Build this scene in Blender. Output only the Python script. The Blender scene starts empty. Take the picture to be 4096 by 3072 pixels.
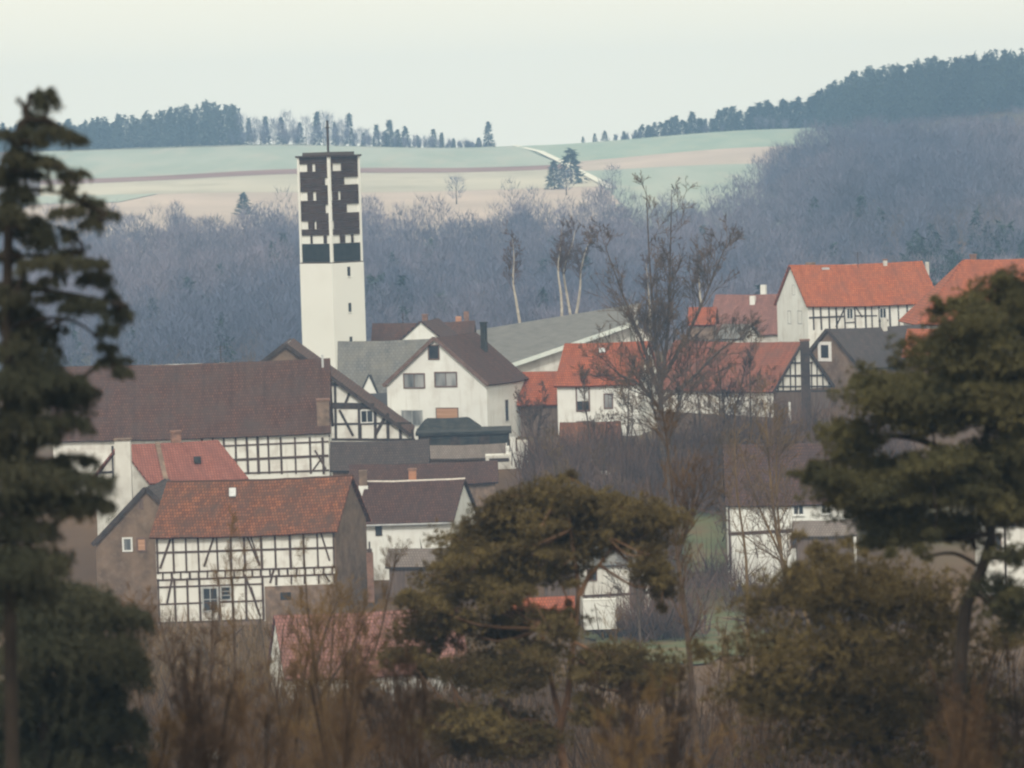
import bpy, math, random
import numpy as np
from mathutils import Vector, Matrix

# ------------------------------------------------------------------ camera, world, sun, exposure
scene = bpy.context.scene
F = 4000.0                     # focal length in pixels of a 1024 px wide frame
PITCH = math.atan(214 / F)
ROLL = math.radians(-1.7)
cam_data = bpy.data.cameras.new("camera")
cam = bpy.data.objects.new("camera", cam_data)
scene.collection.objects.link(cam)
scene.camera = cam
RC = Matrix.Rotation(math.pi / 2 - PITCH, 3, 'X') @ Matrix.Rotation(ROLL, 3, 'Z')
cam.matrix_world = RC.to_4x4()
cam_data.sensor_width = 36.0
cam_data.lens = F / 1024 * 36.0
cam_data.clip_start = 1.0
cam_data.clip_end = 9000.0
cam_data.dof.use_dof = True
cam_data.dof.focus_distance = 400.0
cam_data.dof.aperture_fstop = 1.5

SUN_EL, SUN_AZ = math.radians(46), math.radians(187)    # azimuth clockwise from +Y: behind the camera, to the left
world = bpy.data.worlds.new("World")
scene.world = world
world.use_nodes = True
wn, wl = world.node_tree.nodes, world.node_tree.links
wn.clear()
sky = wn.new('ShaderNodeTexSky')
sky.sky_type = 'NISHITA'
sky.sun_disc = False
sky.sun_elevation = SUN_EL
sky.sun_rotation = SUN_AZ
sky.air_density, sky.dust_density, sky.ozone_density = 1.0, 4.0, 1.0
bg = wn.new('ShaderNodeBackground')
bg.inputs['Strength'].default_value = 0.10
veil = wn.new('ShaderNodeBackground')              # even high cloud that covers the whole sky
veil.inputs['Color'].default_value = (1.0, 0.955, 0.77, 1)
veil.inputs['Strength'].default_value = 0.81
mx = wn.new('ShaderNodeMixShader')
mx.inputs[0].default_value = 0.93
wo = wn.new('ShaderNodeOutputWorld')
wl.new(sky.outputs[0], bg.inputs['Color'])
wl.new(bg.outputs[0], mx.inputs[1])
wl.new(veil.outputs[0], mx.inputs[2])
wl.new(mx.outputs[0], wo.inputs['Surface'])

sd = bpy.data.lights.new("sun", 'SUN')
sd.energy = 1.5
sd.angle = math.radians(10)
sd.color = (1.0, 0.96, 0.86)
sun = bpy.data.objects.new("sun", sd)
scene.collection.objects.link(sun)
sdir = Vector((math.sin(SUN_AZ) * math.cos(SUN_EL), math.cos(SUN_AZ) * math.cos(SUN_EL), math.sin(SUN_EL)))
sun.rotation_euler = (-sdir).to_track_quat('-Z', 'Y').to_euler()
sun.location = sdir * 300

vs = scene.view_settings
vs.view_transform = 'Standard'
vs.look = 'None'
vs.gamma = 1.0
vs.use_curve_mapping = False
vs.exposure = 0.55
scene.render.engine = 'CYCLES'
scene.cycles.use_denoising = True
scene.cycles.max_bounces = 6
scene.cycles.diffuse_bounces = 3
scene.cycles.volume_bounces = 1
scene.cycles.transparent_max_bounces = 4
scene.cycles.filter_width = 2.3

# ------------------------------------------------------------------ helpers
C = scene.collection
rng = np.random.default_rng(11)
random.seed(5)


def ray(px, py):
    return RC @ Vector(((px - 512) / F, (384 - py) / F, -1.0))


def P(px, py, d):
    r = ray(px, py)
    return r * (d / r.y)


def proj(v):
    l = RC.transposed() @ Vector(v)
    return (512 + F * l.x / -l.z, 384 - F * l.y / -l.z)


def lin(r, g, b):
    f = lambda c: (c / 255 / 12.92) if c / 255 < 0.04045 else ((c / 255 + 0.055) / 1.055) ** 2.4
    return (f(r), f(g), f(b))


def tag(o, label=None, cat=None, group=None, kind=None):
    if label: o['label'] = label
    if cat: o['category'] = cat
    if group: o['group'] = group
    if kind: o['kind'] = kind
    return o


def link(o, parent=None):
    C.objects.link(o)
    if parent is not None:
        o.parent = parent
    return o


def mesh_obj(name, verts, faces, m, parent=None, uv=None, smooth=False):
    me = bpy.data.meshes.new(name)
    me.from_pydata([tuple(v) for v in verts], [], faces)
    if uv:
        lay = me.uv_layers.new(name="UVMap")
        for i, c in enumerate(uv):
            lay.data[i].uv = c
    me.materials.append(m)
    if smooth:
        me.polygons.foreach_set('use_smooth', [True] * len(me.polygons))
    me.update()
    return link(bpy.data.objects.new(name, me), parent)


def big_mesh(name, verts, faces, m, parent=None, smooth=False):
    """verts (n,3), faces (k,3|4) numpy arrays"""
    me = bpy.data.meshes.new(name)
    n, k = faces.shape
    me.vertices.add(len(verts))
    me.vertices.foreach_set('co', np.ascontiguousarray(verts, dtype=np.float32).ravel())
    me.loops.add(n * k)
    me.loops.foreach_set('vertex_index', np.ascontiguousarray(faces, dtype=np.int32).ravel())
    me.polygons.add(n)
    me.polygons.foreach_set('loop_start', np.arange(0, n * k, k, dtype=np.int32))
    if smooth:
        me.polygons.foreach_set('use_smooth', np.ones(n, dtype=bool))
    me.materials.append(m)
    me.update(calc_edges=True)
    return link(bpy.data.objects.new(name, me), parent)


def empty(name, loc, yaw=0.0):
    o = bpy.data.objects.new(name, None)
    o.empty_display_size = 0.5
    o.location = loc
    o.rotation_euler = (0, 0, yaw)
    return link(o)


BOXF = [(0, 3, 2, 1), (4, 5, 6, 7), (0, 1, 5, 4), (1, 2, 6, 5), (2, 3, 7, 6), (3, 0, 4, 7)]


def box(name, lo, hi, m, parent=None):
    x0, y0, z0 = lo
    x1, y1, z1 = hi
    v = [(x0, y0, z0), (x1, y0, z0), (x1, y1, z0), (x0, y1, z0), (x0, y0, z1), (x1, y0, z1), (x1, y1, z1), (x0, y1, z1)]
    return mesh_obj(name, v, BOXF, m, parent)


# ------------------------------------------------------------------ materials
def base_mat(name, rough=0.9):
    m = bpy.data.materials.new(name)
    m.use_nodes = True
    nt = m.node_tree
    b = nt.nodes['Principled BSDF']
    b.inputs['Roughness'].default_value = rough
    b.inputs['Specular IOR Level'].default_value = 0.25
    return m, nt, b


def mottled(name, c1, c2, scale=0.6, rough=0.9, c3=None, scale3=3.0, amt3=0.5, bump=0.0, coord='Object', stretch=(1, 1, 1), lo=0.35, hi=0.65):
    m, nt, b = base_mat(name, rough)
    N, L = nt.nodes, nt.links
    tc = N.new('ShaderNodeTexCoord')
    mp = N.new('ShaderNodeMapping')
    mp.inputs['Scale'].default_value = stretch
    L.new(tc.outputs[coord], mp.inputs[0])
    n1 = N.new('ShaderNodeTexNoise')
    n1.inputs['Scale'].default_value = scale
    n1.inputs['Detail'].default_value = 5
    L.new(mp.outputs[0], n1.inputs['Vector'])
    r1 = N.new('ShaderNodeValToRGB')
    r1.color_ramp.elements[0].position = lo
    r1.color_ramp.elements[1].position = hi
    r1.color_ramp.elements[0].color = (*c1, 1)
    r1.color_ramp.elements[1].color = (*c2, 1)
    L.new(n1.outputs['Fac'], r1.inputs[0])
    out = r1.outputs[0]
    if c3:
        n2 = N.new('ShaderNodeTexNoise')
        n2.inputs['Scale'].default_value = scale3
        n2.inputs['Detail'].default_value = 6
        L.new(mp.outputs[0], n2.inputs['Vector'])
        r2 = N.new('ShaderNodeMapRange')
        r2.inputs['From Min'].default_value = 0.5
        r2.inputs['From Max'].default_value = 0.7
        r2.inputs['To Max'].default_value = amt3
        L.new(n2.outputs['Fac'], r2.inputs['Value'])
        mix = N.new('ShaderNodeMix')
        mix.data_type = 'RGBA'
        mix.inputs['B'].default_value = (*c3, 1)
        L.new(r2.outputs[0], mix.inputs['Factor'])
        L.new(out, mix.inputs['A'])
        out = mix.outputs['Result']
    L.new(out, b.inputs['Base Color'])
    if bump:
        bp = N.new('ShaderNodeBump')
        bp.inputs['Strength'].default_value = bump
        bp.inputs['Distance'].default_value = 0.1
        L.new(n1.outputs['Fac'], bp.inputs['Height'])
        L.new(bp.outputs[0], b.inputs['Normal'])
    return m


def tile_mat(name, c1, c2, patch, patch_amt=0.6, tw=0.24, th=0.33, joint=0.45, spread=1.0, scale=0.45, streak=0.25):
    """roof tiles laid in courses; UV is in metres along the ridge and down the slope"""
    m, nt, b = base_mat(name, 0.85)
    N, L = nt.nodes, nt.links
    uv = N.new('ShaderNodeUVMap')
    br = N.new('ShaderNodeTexBrick')
    br.offset = 0.5
    br.inputs['Scale'].default_value = 1.0
    br.inputs['Brick Width'].default_value = tw
    br.inputs['Row Height'].default_value = th
    br.inputs['Mortar Size'].default_value = 0.035
    br.inputs['Mortar Smooth'].default_value = 0.3
    br.inputs['Bias'].default_value = 0.0
    br.inputs['Color1'].default_value = (*c1, 1)
    br.inputs['Color2'].default_value = (*c2, 1)
    br.inputs['Mortar'].default_value = tuple(x * joint for x in c1) + (1,)
    L.new(uv.outputs[0], br.inputs['Vector'])
    n = N.new('ShaderNodeTexNoise')
    n.inputs['Scale'].default_value = scale
    n.inputs['Detail'].default_value = 8
    n.inputs['Roughness'].default_value = 0.65
    L.new(uv.outputs[0], n.inputs['Vector'])
    r = N.new('ShaderNodeMapRange')
    r.inputs['From Min'].default_value = 0.40
    r.inputs['From Max'].default_value = 0.66
    r.inputs['To Max'].default_value = patch_amt
    L.new(n.outputs['Fac'], r.inputs['Value'])
    mix = N.new('ShaderNodeMix')
    mix.data_type = 'RGBA'
    mix.inputs['B'].default_value = (*patch, 1)
    L.new(r.outputs[0], mix.inputs['Factor'])
    L.new(br.outputs['Color'], mix.inputs['A'])
    mp = N.new('ShaderNodeMapping')
    mp.inputs['Scale'].default_value = (1.6, 0.16, 1)
    L.new(uv.outputs[0], mp.inputs[0])
    n2 = N.new('ShaderNodeTexNoise')
    n2.inputs['Scale'].default_value = 1.0
    n2.inputs['Detail'].default_value = 4
    L.new(mp.outputs[0], n2.inputs['Vector'])
    r2 = N.new('ShaderNodeMapRange')
    r2.inputs['From Min'].default_value = 0.45
    r2.inputs['From Max'].default_value = 0.75
    r2.inputs['To Min'].default_value = 1.0
    r2.inputs['To Max'].default_value = 1.0 - streak
    L.new(n2.outputs['Fac'], r2.inputs['Value'])
    sc = N.new('ShaderNodeVectorMath')
    sc.operation = 'SCALE'
    L.new(mix.outputs['Result'], sc.inputs[0])
    L.new(r2.outputs[0], sc.inputs['Scale'])
    L.new(sc.outputs[0], b.inputs['Base Color'])
    bp = N.new('ShaderNodeBump')
    bp.inputs['Strength'].default_value = 0.6
    bp.inputs['Distance'].default_value = 0.04
    L.new(br.outputs['Fac'], bp.inputs['Height'])
    bp.invert = True
    L.new(bp.outputs[0], b.inputs['Normal'])
    return m


def plaster(name, c1, c2, stain, amt=0.5, damp=(0.42, 0.37, 0.31)):
    """limewash with blotches and rain streaks"""
    m = mottled(name, c1, c2, 0.35, c3=stain, scale3=0.8, amt3=amt)
    N, L = m.node_tree.nodes, m.node_tree.links
    b = N['Principled BSDF']
    src = b.inputs['Base Color'].links[0].from_socket
    tc = N.new('ShaderNodeTexCoord')
    mp = N.new('ShaderNodeMapping')
    mp.inputs['Scale'].default_value = (2.2, 2.2, 0.22)
    L.new(tc.outputs['Object'], mp.inputs[0])
    n = N.new('ShaderNodeTexNoise')
    n.inputs['Scale'].default_value = 1.0
    n.inputs['Detail'].default_value = 6
    L.new(mp.outputs[0], n.inputs['Vector'])
    r = N.new('ShaderNodeMapRange')
    r.inputs['From Min'].default_value = 0.56
    r.inputs['From Max'].default_value = 0.78
    r.inputs['To Max'].default_value = amt
    L.new(n.outputs['Fac'], r.inputs['Value'])
    mix = N.new('ShaderNodeMix')
    mix.data_type = 'RGBA'
    mix.inputs['B'].default_value = (*damp, 1)
    L.new(r.outputs[0], mix.inputs['Factor'])
    L.new(src, mix.inputs['A'])
    L.new(mix.outputs['Result'], b.inputs['Base Color'])
    return m


M = {}
M['white'] = plaster('white_plaster', (0.80, 0.79, 0.75), (0.86, 0.86, 0.82), (0.62, 0.58, 0.52), 0.4)
M['white2'] = plaster('weathered_plaster', (0.58, 0.55, 0.50), (0.78, 0.76, 0.71), (0.40, 0.36, 0.32), 0.6)
M['infill'] = plaster('timber_infill', (0.76, 0.74, 0.69), (0.84, 0.83, 0.78), (0.50, 0.44, 0.39), 0.65)
M['concrete'] = mottled('tower_render', (0.82, 0.81, 0.76), (0.86, 0.85, 0.80), 0.12, c3=(0.70, 0.68, 0.62), scale3=0.3, amt3=0.25)
M['timber'] = mottled('dark_timber', (0.035, 0.026, 0.024), (0.075, 0.052, 0.045), 2.0)
M['timber_b'] = mottled('brown_timber', (0.06, 0.036, 0.027), (0.11, 0.07, 0.055), 2.0)
M['cladding'] = mottled('tower_cladding', (0.040, 0.023, 0.018), (0.068, 0.040, 0.031), 1.5, bump=0.3)
M['cladding_b'] = mottled('tower_band', (0.013, 0.016, 0.017), (0.026, 0.030, 0.030), 1.2)
M['black'] = mottled('bitumen', (0.020, 0.022, 0.023), (0.045, 0.045, 0.043), 0.8, c3=(0.08, 0.075, 0.065), scale3=1.5)
M['glass'] = mottled('window_glass', (0.02, 0.022, 0.026), (0.06, 0.065, 0.075), 0.5, rough=0.15)
M['curtain'] = mottled('curtained_glass', (0.10, 0.11, 0.12), (0.42, 0.42, 0.42), 0.9, rough=0.3, stretch=(1, 1, 0.2))
M['frame_b'] = mottled('brown_frame', (0.14, 0.085, 0.07), (0.2, 0.13, 0.11), 2)
M['frame_w'] = mottled('white_frame', (0.72, 0.72, 0.70), (0.8, 0.8, 0.78), 2)
M['frame_g'] = mottled('grey_frame', (0.34, 0.34, 0.34), (0.45, 0.45, 0.44), 2)
M['shutter'] = mottled('roller_shutter', (0.42, 0.23, 0.14), (0.55, 0.32, 0.21), 1.0, stretch=(0.3, 0.3, 9))
M['shutter_w'] = mottled('pale_shutter', (0.62, 0.62, 0.60), (0.72, 0.72, 0.70), 1.0, stretch=(0.3, 0.3, 9))
M['brick'] = mottled('old_brick', (0.18, 0.10, 0.075), (0.31, 0.17, 0.12), 2.2, c3=(0.14, 0.11, 0.10), scale3=3)
M['brick_o'] = mottled('orange_brick', (0.42, 0.18, 0.10), (0.52, 0.27, 0.16), 2.2)
M['stone'] = mottled('rubble_wall', (0.15, 0.10, 0.072), (0.27, 0.185, 0.135), 1.6, c3=(0.10, 0.08, 0.07), scale3=2.5)
M['slatewall'] = mottled('slate_hung_wall', (0.13, 0.085, 0.058), (0.22, 0.148, 0.102), 0.8, c3=(0.25, 0.19, 0.15), scale3=2.5)
M['wood_plank'] = mottled('weathered_boards', (0.11, 0.075, 0.06), (0.18, 0.13, 0.105), 1.0, stretch=(6, 6, 0.5))
M['fascia'] = mottled('pale_fascia', (0.62, 0.68, 0.64), (0.74, 0.77, 0.72), 1)
M['metal'] = mottled('dark_metal', (0.05, 0.04, 0.042), (0.08, 0.065, 0.065), 2, rough=0.6)
M['pale_metal'] = mottled('pale_metal', (0.42, 0.43, 0.44), (0.58, 0.58, 0.58), 2, rough=0.5)
M['mortar'] = mottled('ridge_mortar', (0.50, 0.45, 0.40), (0.66, 0.60, 0.55), 3)
M['r_barn'] = tile_mat('barn_tiles', (0.0864, 0.04, 0.0288), (0.144, 0.0664, 0.0456), (0.0784, 0.0512, 0.0432), 0.75, streak=0.3)
M['r_brown'] = tile_mat('dark_brown_tiles', (0.0706, 0.0346, 0.0288), (0.1188, 0.0576, 0.0446), (0.054, 0.036, 0.0324), 0.5)
M['r_red'] = tile_mat('weathered_red_tiles', (0.155, 0.054, 0.027), (0.33, 0.120, 0.055), (0.088, 0.050, 0.036), 0.95, scale=0.5)
M['r_red2'] = tile_mat('red_tiles', (0.272, 0.092, 0.068), (0.344, 0.128, 0.096), (0.192, 0.08, 0.068), 0.5)
M['r_orange'] = tile_mat('orange_tiles', (0.38, 0.0902, 0.0304), (0.5415, 0.1568, 0.057), (0.2375, 0.0808, 0.0427), 0.75)
M['r_orange2'] = tile_mat('orange_red_tiles', (0.342, 0.0808, 0.0333), (0.456, 0.1235, 0.0522), (0.19, 0.0712, 0.0475), 0.7)
M['r_rust'] = tile_mat('rusty_tiles', (0.27, 0.080, 0.045), (0.36, 0.115, 0.065), (0.15, 0.075, 0.06), 0.85)
M['r_pink'] = tile_mat('pinkish_tiles', (0.24, 0.105, 0.086), (0.34, 0.155, 0.125), (0.17, 0.092, 0.078), 0.5)
M['r_slate'] = tile_mat('grey_slate', (0.1365, 0.1365, 0.1365), (0.1794, 0.1755, 0.1716), (0.2106, 0.195, 0.1677), 0.7, tw=0.4, th=0.4, joint=0.7)
M['r_slate2'] = tile_mat('pale_fibre_slates', (0.1598, 0.153, 0.1462), (0.204, 0.1972, 0.187), (0.136, 0.1292, 0.1224), 0.6, tw=0.6, th=0.5, joint=0.75)
M['r_slate_d'] = tile_mat('dark_slate', (0.0765, 0.0765, 0.0892), (0.1105, 0.1105, 0.1232), (0.0935, 0.085, 0.085), 0.5, tw=0.3, th=0.3, joint=0.6)
M['r_dark'] = tile_mat('sooty_tiles', (0.0675, 0.0495, 0.045), (0.108, 0.0765, 0.0702), (0.054, 0.0468, 0.045), 0.6)
M['r_pale'] = tile_mat('pale_brown_roof', (0.192, 0.156, 0.136), (0.248, 0.204, 0.18), (0.16, 0.12, 0.104), 0.6)
M['bark'] = mottled('bark', (0.055, 0.036, 0.026), (0.12, 0.082, 0.06), 2.5)
M['bark_dark'] = mottled('dark_bark', (0.016, 0.011, 0.008), (0.036, 0.026, 0.019), 2.5)
M['twig_d'] = mottled('dark_rods', (0.026, 0.014, 0.008), (0.085, 0.048, 0.025), 0.6)
M['straw'] = mottled('straw', (0.16, 0.115, 0.06), (0.30, 0.23, 0.13), 0.6)
M['bark_pine'] = mottled('pine_bark', (0.10, 0.058, 0.036), (0.24, 0.135, 0.08), 1.6)
M['bark_birch'] = mottled('birch_bark', (0.40, 0.34, 0.28), (0.60, 0.54, 0.46), 1.5, c3=(0.12, 0.10, 0.09), scale3=3)
M['twig'] = mottled('twigs', (0.050, 0.028, 0.014), (0.165, 0.098, 0.052), 0.5)
M['twig_y'] = mottled('tawny_twigs', (0.085, 0.050, 0.020), (0.22, 0.135, 0.055), 0.5)
M['twig_p'] = mottled('purple_twigs', (0.048, 0.027, 0.020), (0.165, 0.098, 0.072), 0.35)
M['forest'] = mottled('far_twigs_hazed', (0.112, 0.126, 0.19), (0.23, 0.20, 0.25), 0.016, lo=0.38, hi=0.62, c3=(0.07, 0.075, 0.105), scale3=0.13, amt3=0.9)  # violet-grey twigs with some blue of the distant haze painted into their colour
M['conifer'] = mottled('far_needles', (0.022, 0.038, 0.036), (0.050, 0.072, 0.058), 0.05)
M['conifer_l'] = mottled('hazed_far_needles', (0.050, 0.070, 0.070), (0.085, 0.105, 0.10), 0.05)  # lighter copy of the conifer needles, extra haze painted into the colour
M['needles'] = mottled('pine_needles', (0.066, 0.046, 0.020), (0.160, 0.118, 0.046), 0.9)
M['needles_r'] = mottled('dark_pine_needles', (0.042, 0.042, 0.020), (0.115, 0.100, 0.042), 0.9)
M['needles_d'] = mottled('spruce_needles', (0.030, 0.034, 0.020), (0.060, 0.056, 0.032), 0.6)
M['ground'] = mottled('leaf_litter', (0.068, 0.035, 0.016), (0.128, 0.072, 0.034), 0.06, c3=(0.07, 0.085, 0.035), scale3=0.03, amt3=0.7)
M['g_green'] = mottled('young_crop', (0.30, 0.345, 0.275), (0.385, 0.41, 0.335), 0.05, stretch=(1, 0.25, 1), c3=(0.42, 0.40, 0.32), scale3=0.12, amt3=0.7)
M['g_green2'] = mottled('grass_strip', (0.265, 0.33, 0.255), (0.335, 0.385, 0.30), 0.06, stretch=(1, 0.25, 1), c3=(0.36, 0.38, 0.28), scale3=0.15, amt3=0.6)
M['g_beige'] = mottled('stubble', (0.44, 0.40, 0.31), (0.55, 0.49, 0.38), 0.05, stretch=(0.4, 0.4, 1), c3=(0.34, 0.31, 0.23), scale3=0.12, amt3=0.6)
M['g_pink'] = mottled('ploughed_soil', (0.44, 0.35, 0.29), (0.56, 0.44, 0.36), 0.05, stretch=(0.5, 0.5, 1), c3=(0.36, 0.30, 0.24), scale3=0.1, amt3=0.6)
M['g_brown'] = mottled('dark_furrow', (0.23, 0.13, 0.11), (0.30, 0.18, 0.15), 0.03)
M['track'] = mottled('farm_track', (0.70, 0.66, 0.54), (0.78, 0.74, 0.62), 0.1)
M['lawn'] = mottled('lawn', (0.070, 0.088, 0.040), (0.125, 0.130, 0.060), 0.25, c3=(0.15, 0.105, 0.05), scale3=0.4, amt3=0.9)
M['yellow'] = mottled('forsythia', (0.55, 0.36, 0.05), (0.70, 0.46, 0.08), 2)
M['blossom'] = mottled('blossom', (0.7, 0.68, 0.64), (0.8, 0.78, 0.74), 2)

# ------------------------------------------------------------------ terrain
PD = np.array([-400, -20, 0, 60, 120, 200, 260, 320, 345, 370, 400, 440, 470, 520, 600, 640, 800, 950, 1000], float)
PZ = np.array([6, -2, -4, -10, -19.5, -32, -36, -36.6, -33.2, -29.2, -27.2, -25.2, -22, -25, -33, -34, -28.5, -21.5, -16.5], float)


def sstep(a, b, x):
    t = np.clip((x - a) / (b - a), 0, 1)
    return t * t * (3 - 2 * t)


def height(x, y):
    x = np.asarray(x, float)
    y = np.asarray(y, float)
    z = np.interp(y, PD, PZ)
    zc = 8.6 + 3.4 * sstep(10, 95, np.abs(x)) + 7 * sstep(105, 190, x)
    t = np.clip((y - 1000) / 450, 0, 1)
    z = z + t * (zc + 16.5)
    z = z - 0.05 * np.clip(y - 1450, 0, 500) - 0.012 * np.clip(y - 1950, 0, 3000)
    z = z + 11 * sstep(58, 88, x) * sstep(720, 900, y) * (1 - sstep(1040, 1200, y))
    z = z + np.where(y > 480, 0.5 * np.sin(x * 0.05 + 1) * np.sin(y * 0.013), 0.25 * np.sin(x * 0.11) * np.sin(y * 0.07))
    return z


def hit(px, py):
    r = ray(px, py)
    ys = np.arange(120, 1600, 1.0)
    zr = ys * (r.z / r.y)
    xr = ys * (r.x / r.y)
    below = np.nonzero(zr < height(xr, ys))[0]
    i = below[0] if len(below) else len(ys) - 160
    d = ys[i]
    return np.array([r.x / r.y * d, d, float(height(r.x / r.y * d, d))])


gx = np.concatenate([np.linspace(-900, -260, 12)[:-1], np.linspace(-260, 260, 105), np.linspace(260, 900, 12)[1:]])
gy = np.concatenate([np.linspace(-400, 0, 8)[:-1], np.linspace(0, 1560, 236)])
X, Y = np.meshgrid(gx, gy)
V = np.stack([X.ravel(), Y.ravel(), height(X, Y).ravel()], 1)
nx, ny = len(gx), len(gy)
idx = np.arange(nx * ny).reshape(ny, nx)
Fq = np.stack([idx[:-1, :-1].ravel(), idx[:-1, 1:].ravel(), idx[1:, 1:].ravel(), idx[1:, :-1].ravel()], 1)
tag(big_mesh('ground', V, Fq, M['ground'], smooth=True), 'brown leaf-littered ground sloping through the village to the far hill', 'ground', kind='structure')


def drape(name, quad, m, label, lift=0.25, n=24, k=8):
    """a sheet of ground cover between four corner points of the terrain (world x, y)"""
    q = [np.array(c[:2]) for c in quad]
    v = []
    for j in range(k + 1):
        for i in range(n + 1):
            s, t = i / n, j / k
            p = (1 - t) * ((1 - s) * q[0] + s * q[1]) + t * ((1 - s) * q[3] + s * q[2])
            v.append((p[0], p[1], float(height(p[0], p[1])) + lift))
    f = [(j * (n + 1) + i, j * (n + 1) + i + 1, (j + 1) * (n + 1) + i + 1, (j + 1) * (n + 1) + i) for j in range(k) for i in range(n)]
    o = mesh_obj(name, v, f, m, smooth=True)
    return tag(o, label, 'field', kind='structure')


def hw(px, py):
    return hit(px, py)[:2]


def crest(px):
    x = (px - 512) / F * 1455
    return np.array([x, 1455.0])


# fields on the far hill: boundaries follow the contour of the hill
drape('field', [hw(40, 181), hw(280, 171), crest(280), crest(40)], M['g_green'], 'pale green crop strip below the wooded skyline at far left')
drape('field', [hw(280, 171), hw(563, 165), crest(522), crest(280)], M['g_green'], 'pale green crop strip behind the tower top')
drape('field', [hw(40, 186), hw(571, 169), hw(563, 165), hw(40, 181)], M['g_brown'], 'narrow dark reddish furrow between crop and stubble', 0.32, 30, 2)
drape('field', [hw(40, 198), hw(606, 187), hw(571, 169), hw(40, 186)], M['g_beige'], 'wide beige stubble strip beside the tower', 0.26)
drape('field', [np.array([-135.0, 975.0]), np.array([34.0, 985.0]), hw(606, 187), hw(40, 198)], M['g_pink'], 'pinkish ploughed strip along the upper edge of the wood', 0.24)
drape('field', [hw(20, 206), hw(118, 203.5), hw(158, 195), hw(20, 198)], M['g_green'], 'small green patch at far left above the wood', 0.40, 12, 4)
drape('field', [hw(563, 163), hw(812, 147), crest(905), crest(520)], M['g_green2'], 'bright green strip below the conifer row on the far hill', 0.26)
drape('field', [hw(578, 172), hw(815, 164), hw(812, 147), hw(563, 163)], M['g_pink'], 'pink ploughed strip between two green strips on the far hill', 0.25)
drape('field', [np.array([30.0, 985.0]), np.array([82.0, 985.0]), hw(815, 164), hw(578, 172)], M['g_green'], 'lower green strip on the far hill above the wood', 0.24)
tr = [hw(612, 190), hw(592, 179), hw(576, 171), hw(559, 162), hw(540, 153), crest(521)]
tv, tf = [], []
for i, p in enumerate(tr):
    w = 1.25
    for s in (-1, 1):
        q = p + np.array([s * w, 0])
        tv.append((q[0], q[1], float(height(*q)) + 0.6))
for i in range(len(tr) - 1):
    tf.append((2 * i, 2 * i + 1, 2 * i + 3, 2 * i + 2))
tag(mesh_obj('farm_track', tv, tf, M['track']), 'pale farm track climbing to the dip in the skyline', 'track', kind='structure')


def ground_patch(name, quad, m, label):
    q = [hw(*c) for c in quad]
    c = sum(q) / 4
    ax, ay = max(abs(p[0] - c[0]) for p in q), max(abs(p[1] - c[1]) for p in q)
    v = [(c[0], c[1], float(height(*c)) + 0.12)]
    f = []
    n, k = 48, 5
    for j in range(1, k + 1):
        for i in range(n):
            a = 2 * math.pi * i / n
            se = (abs(math.cos(a)) ** 4 + abs(math.sin(a)) ** 4) ** -0.25
            rr = j / k * se * (1 + (0.10 * math.sin(3 * a + 1) + 0.07 * math.sin(7 * a) + 0.05 * math.sin(13 * a + 2)) * j / k)
            p = (c[0] + ax * rr * math.cos(a), c[1] + ay * rr * math.sin(a))
            v.append((p[0], p[1], float(height(*p)) + 0.12))
    for i in range(n):
        f.append((0, 1 + i, 1 + (i + 1) % n))
        for j in range(k - 1):
            a0, b0 = 1 + j * n, 1 + (j + 1) * n
            f.append((a0 + i, b0 + i, b0 + (i + 1) % n, a0 + (i + 1) % n))
    tag(mesh_obj(name, v, f, m, smooth=True), label, 'lawn', kind='structure')


ground_patch('lawn', [(588, 668), (775, 656), (770, 616), (600, 621)], M['lawn'], 'green lawn below the white-walled outbuilding')
ground_patch('lawn', [(670, 572), (730, 570), (730, 500), (680, 502)], M['lawn'], 'yellowish grass slope beside the white house with the dark beam')


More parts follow.
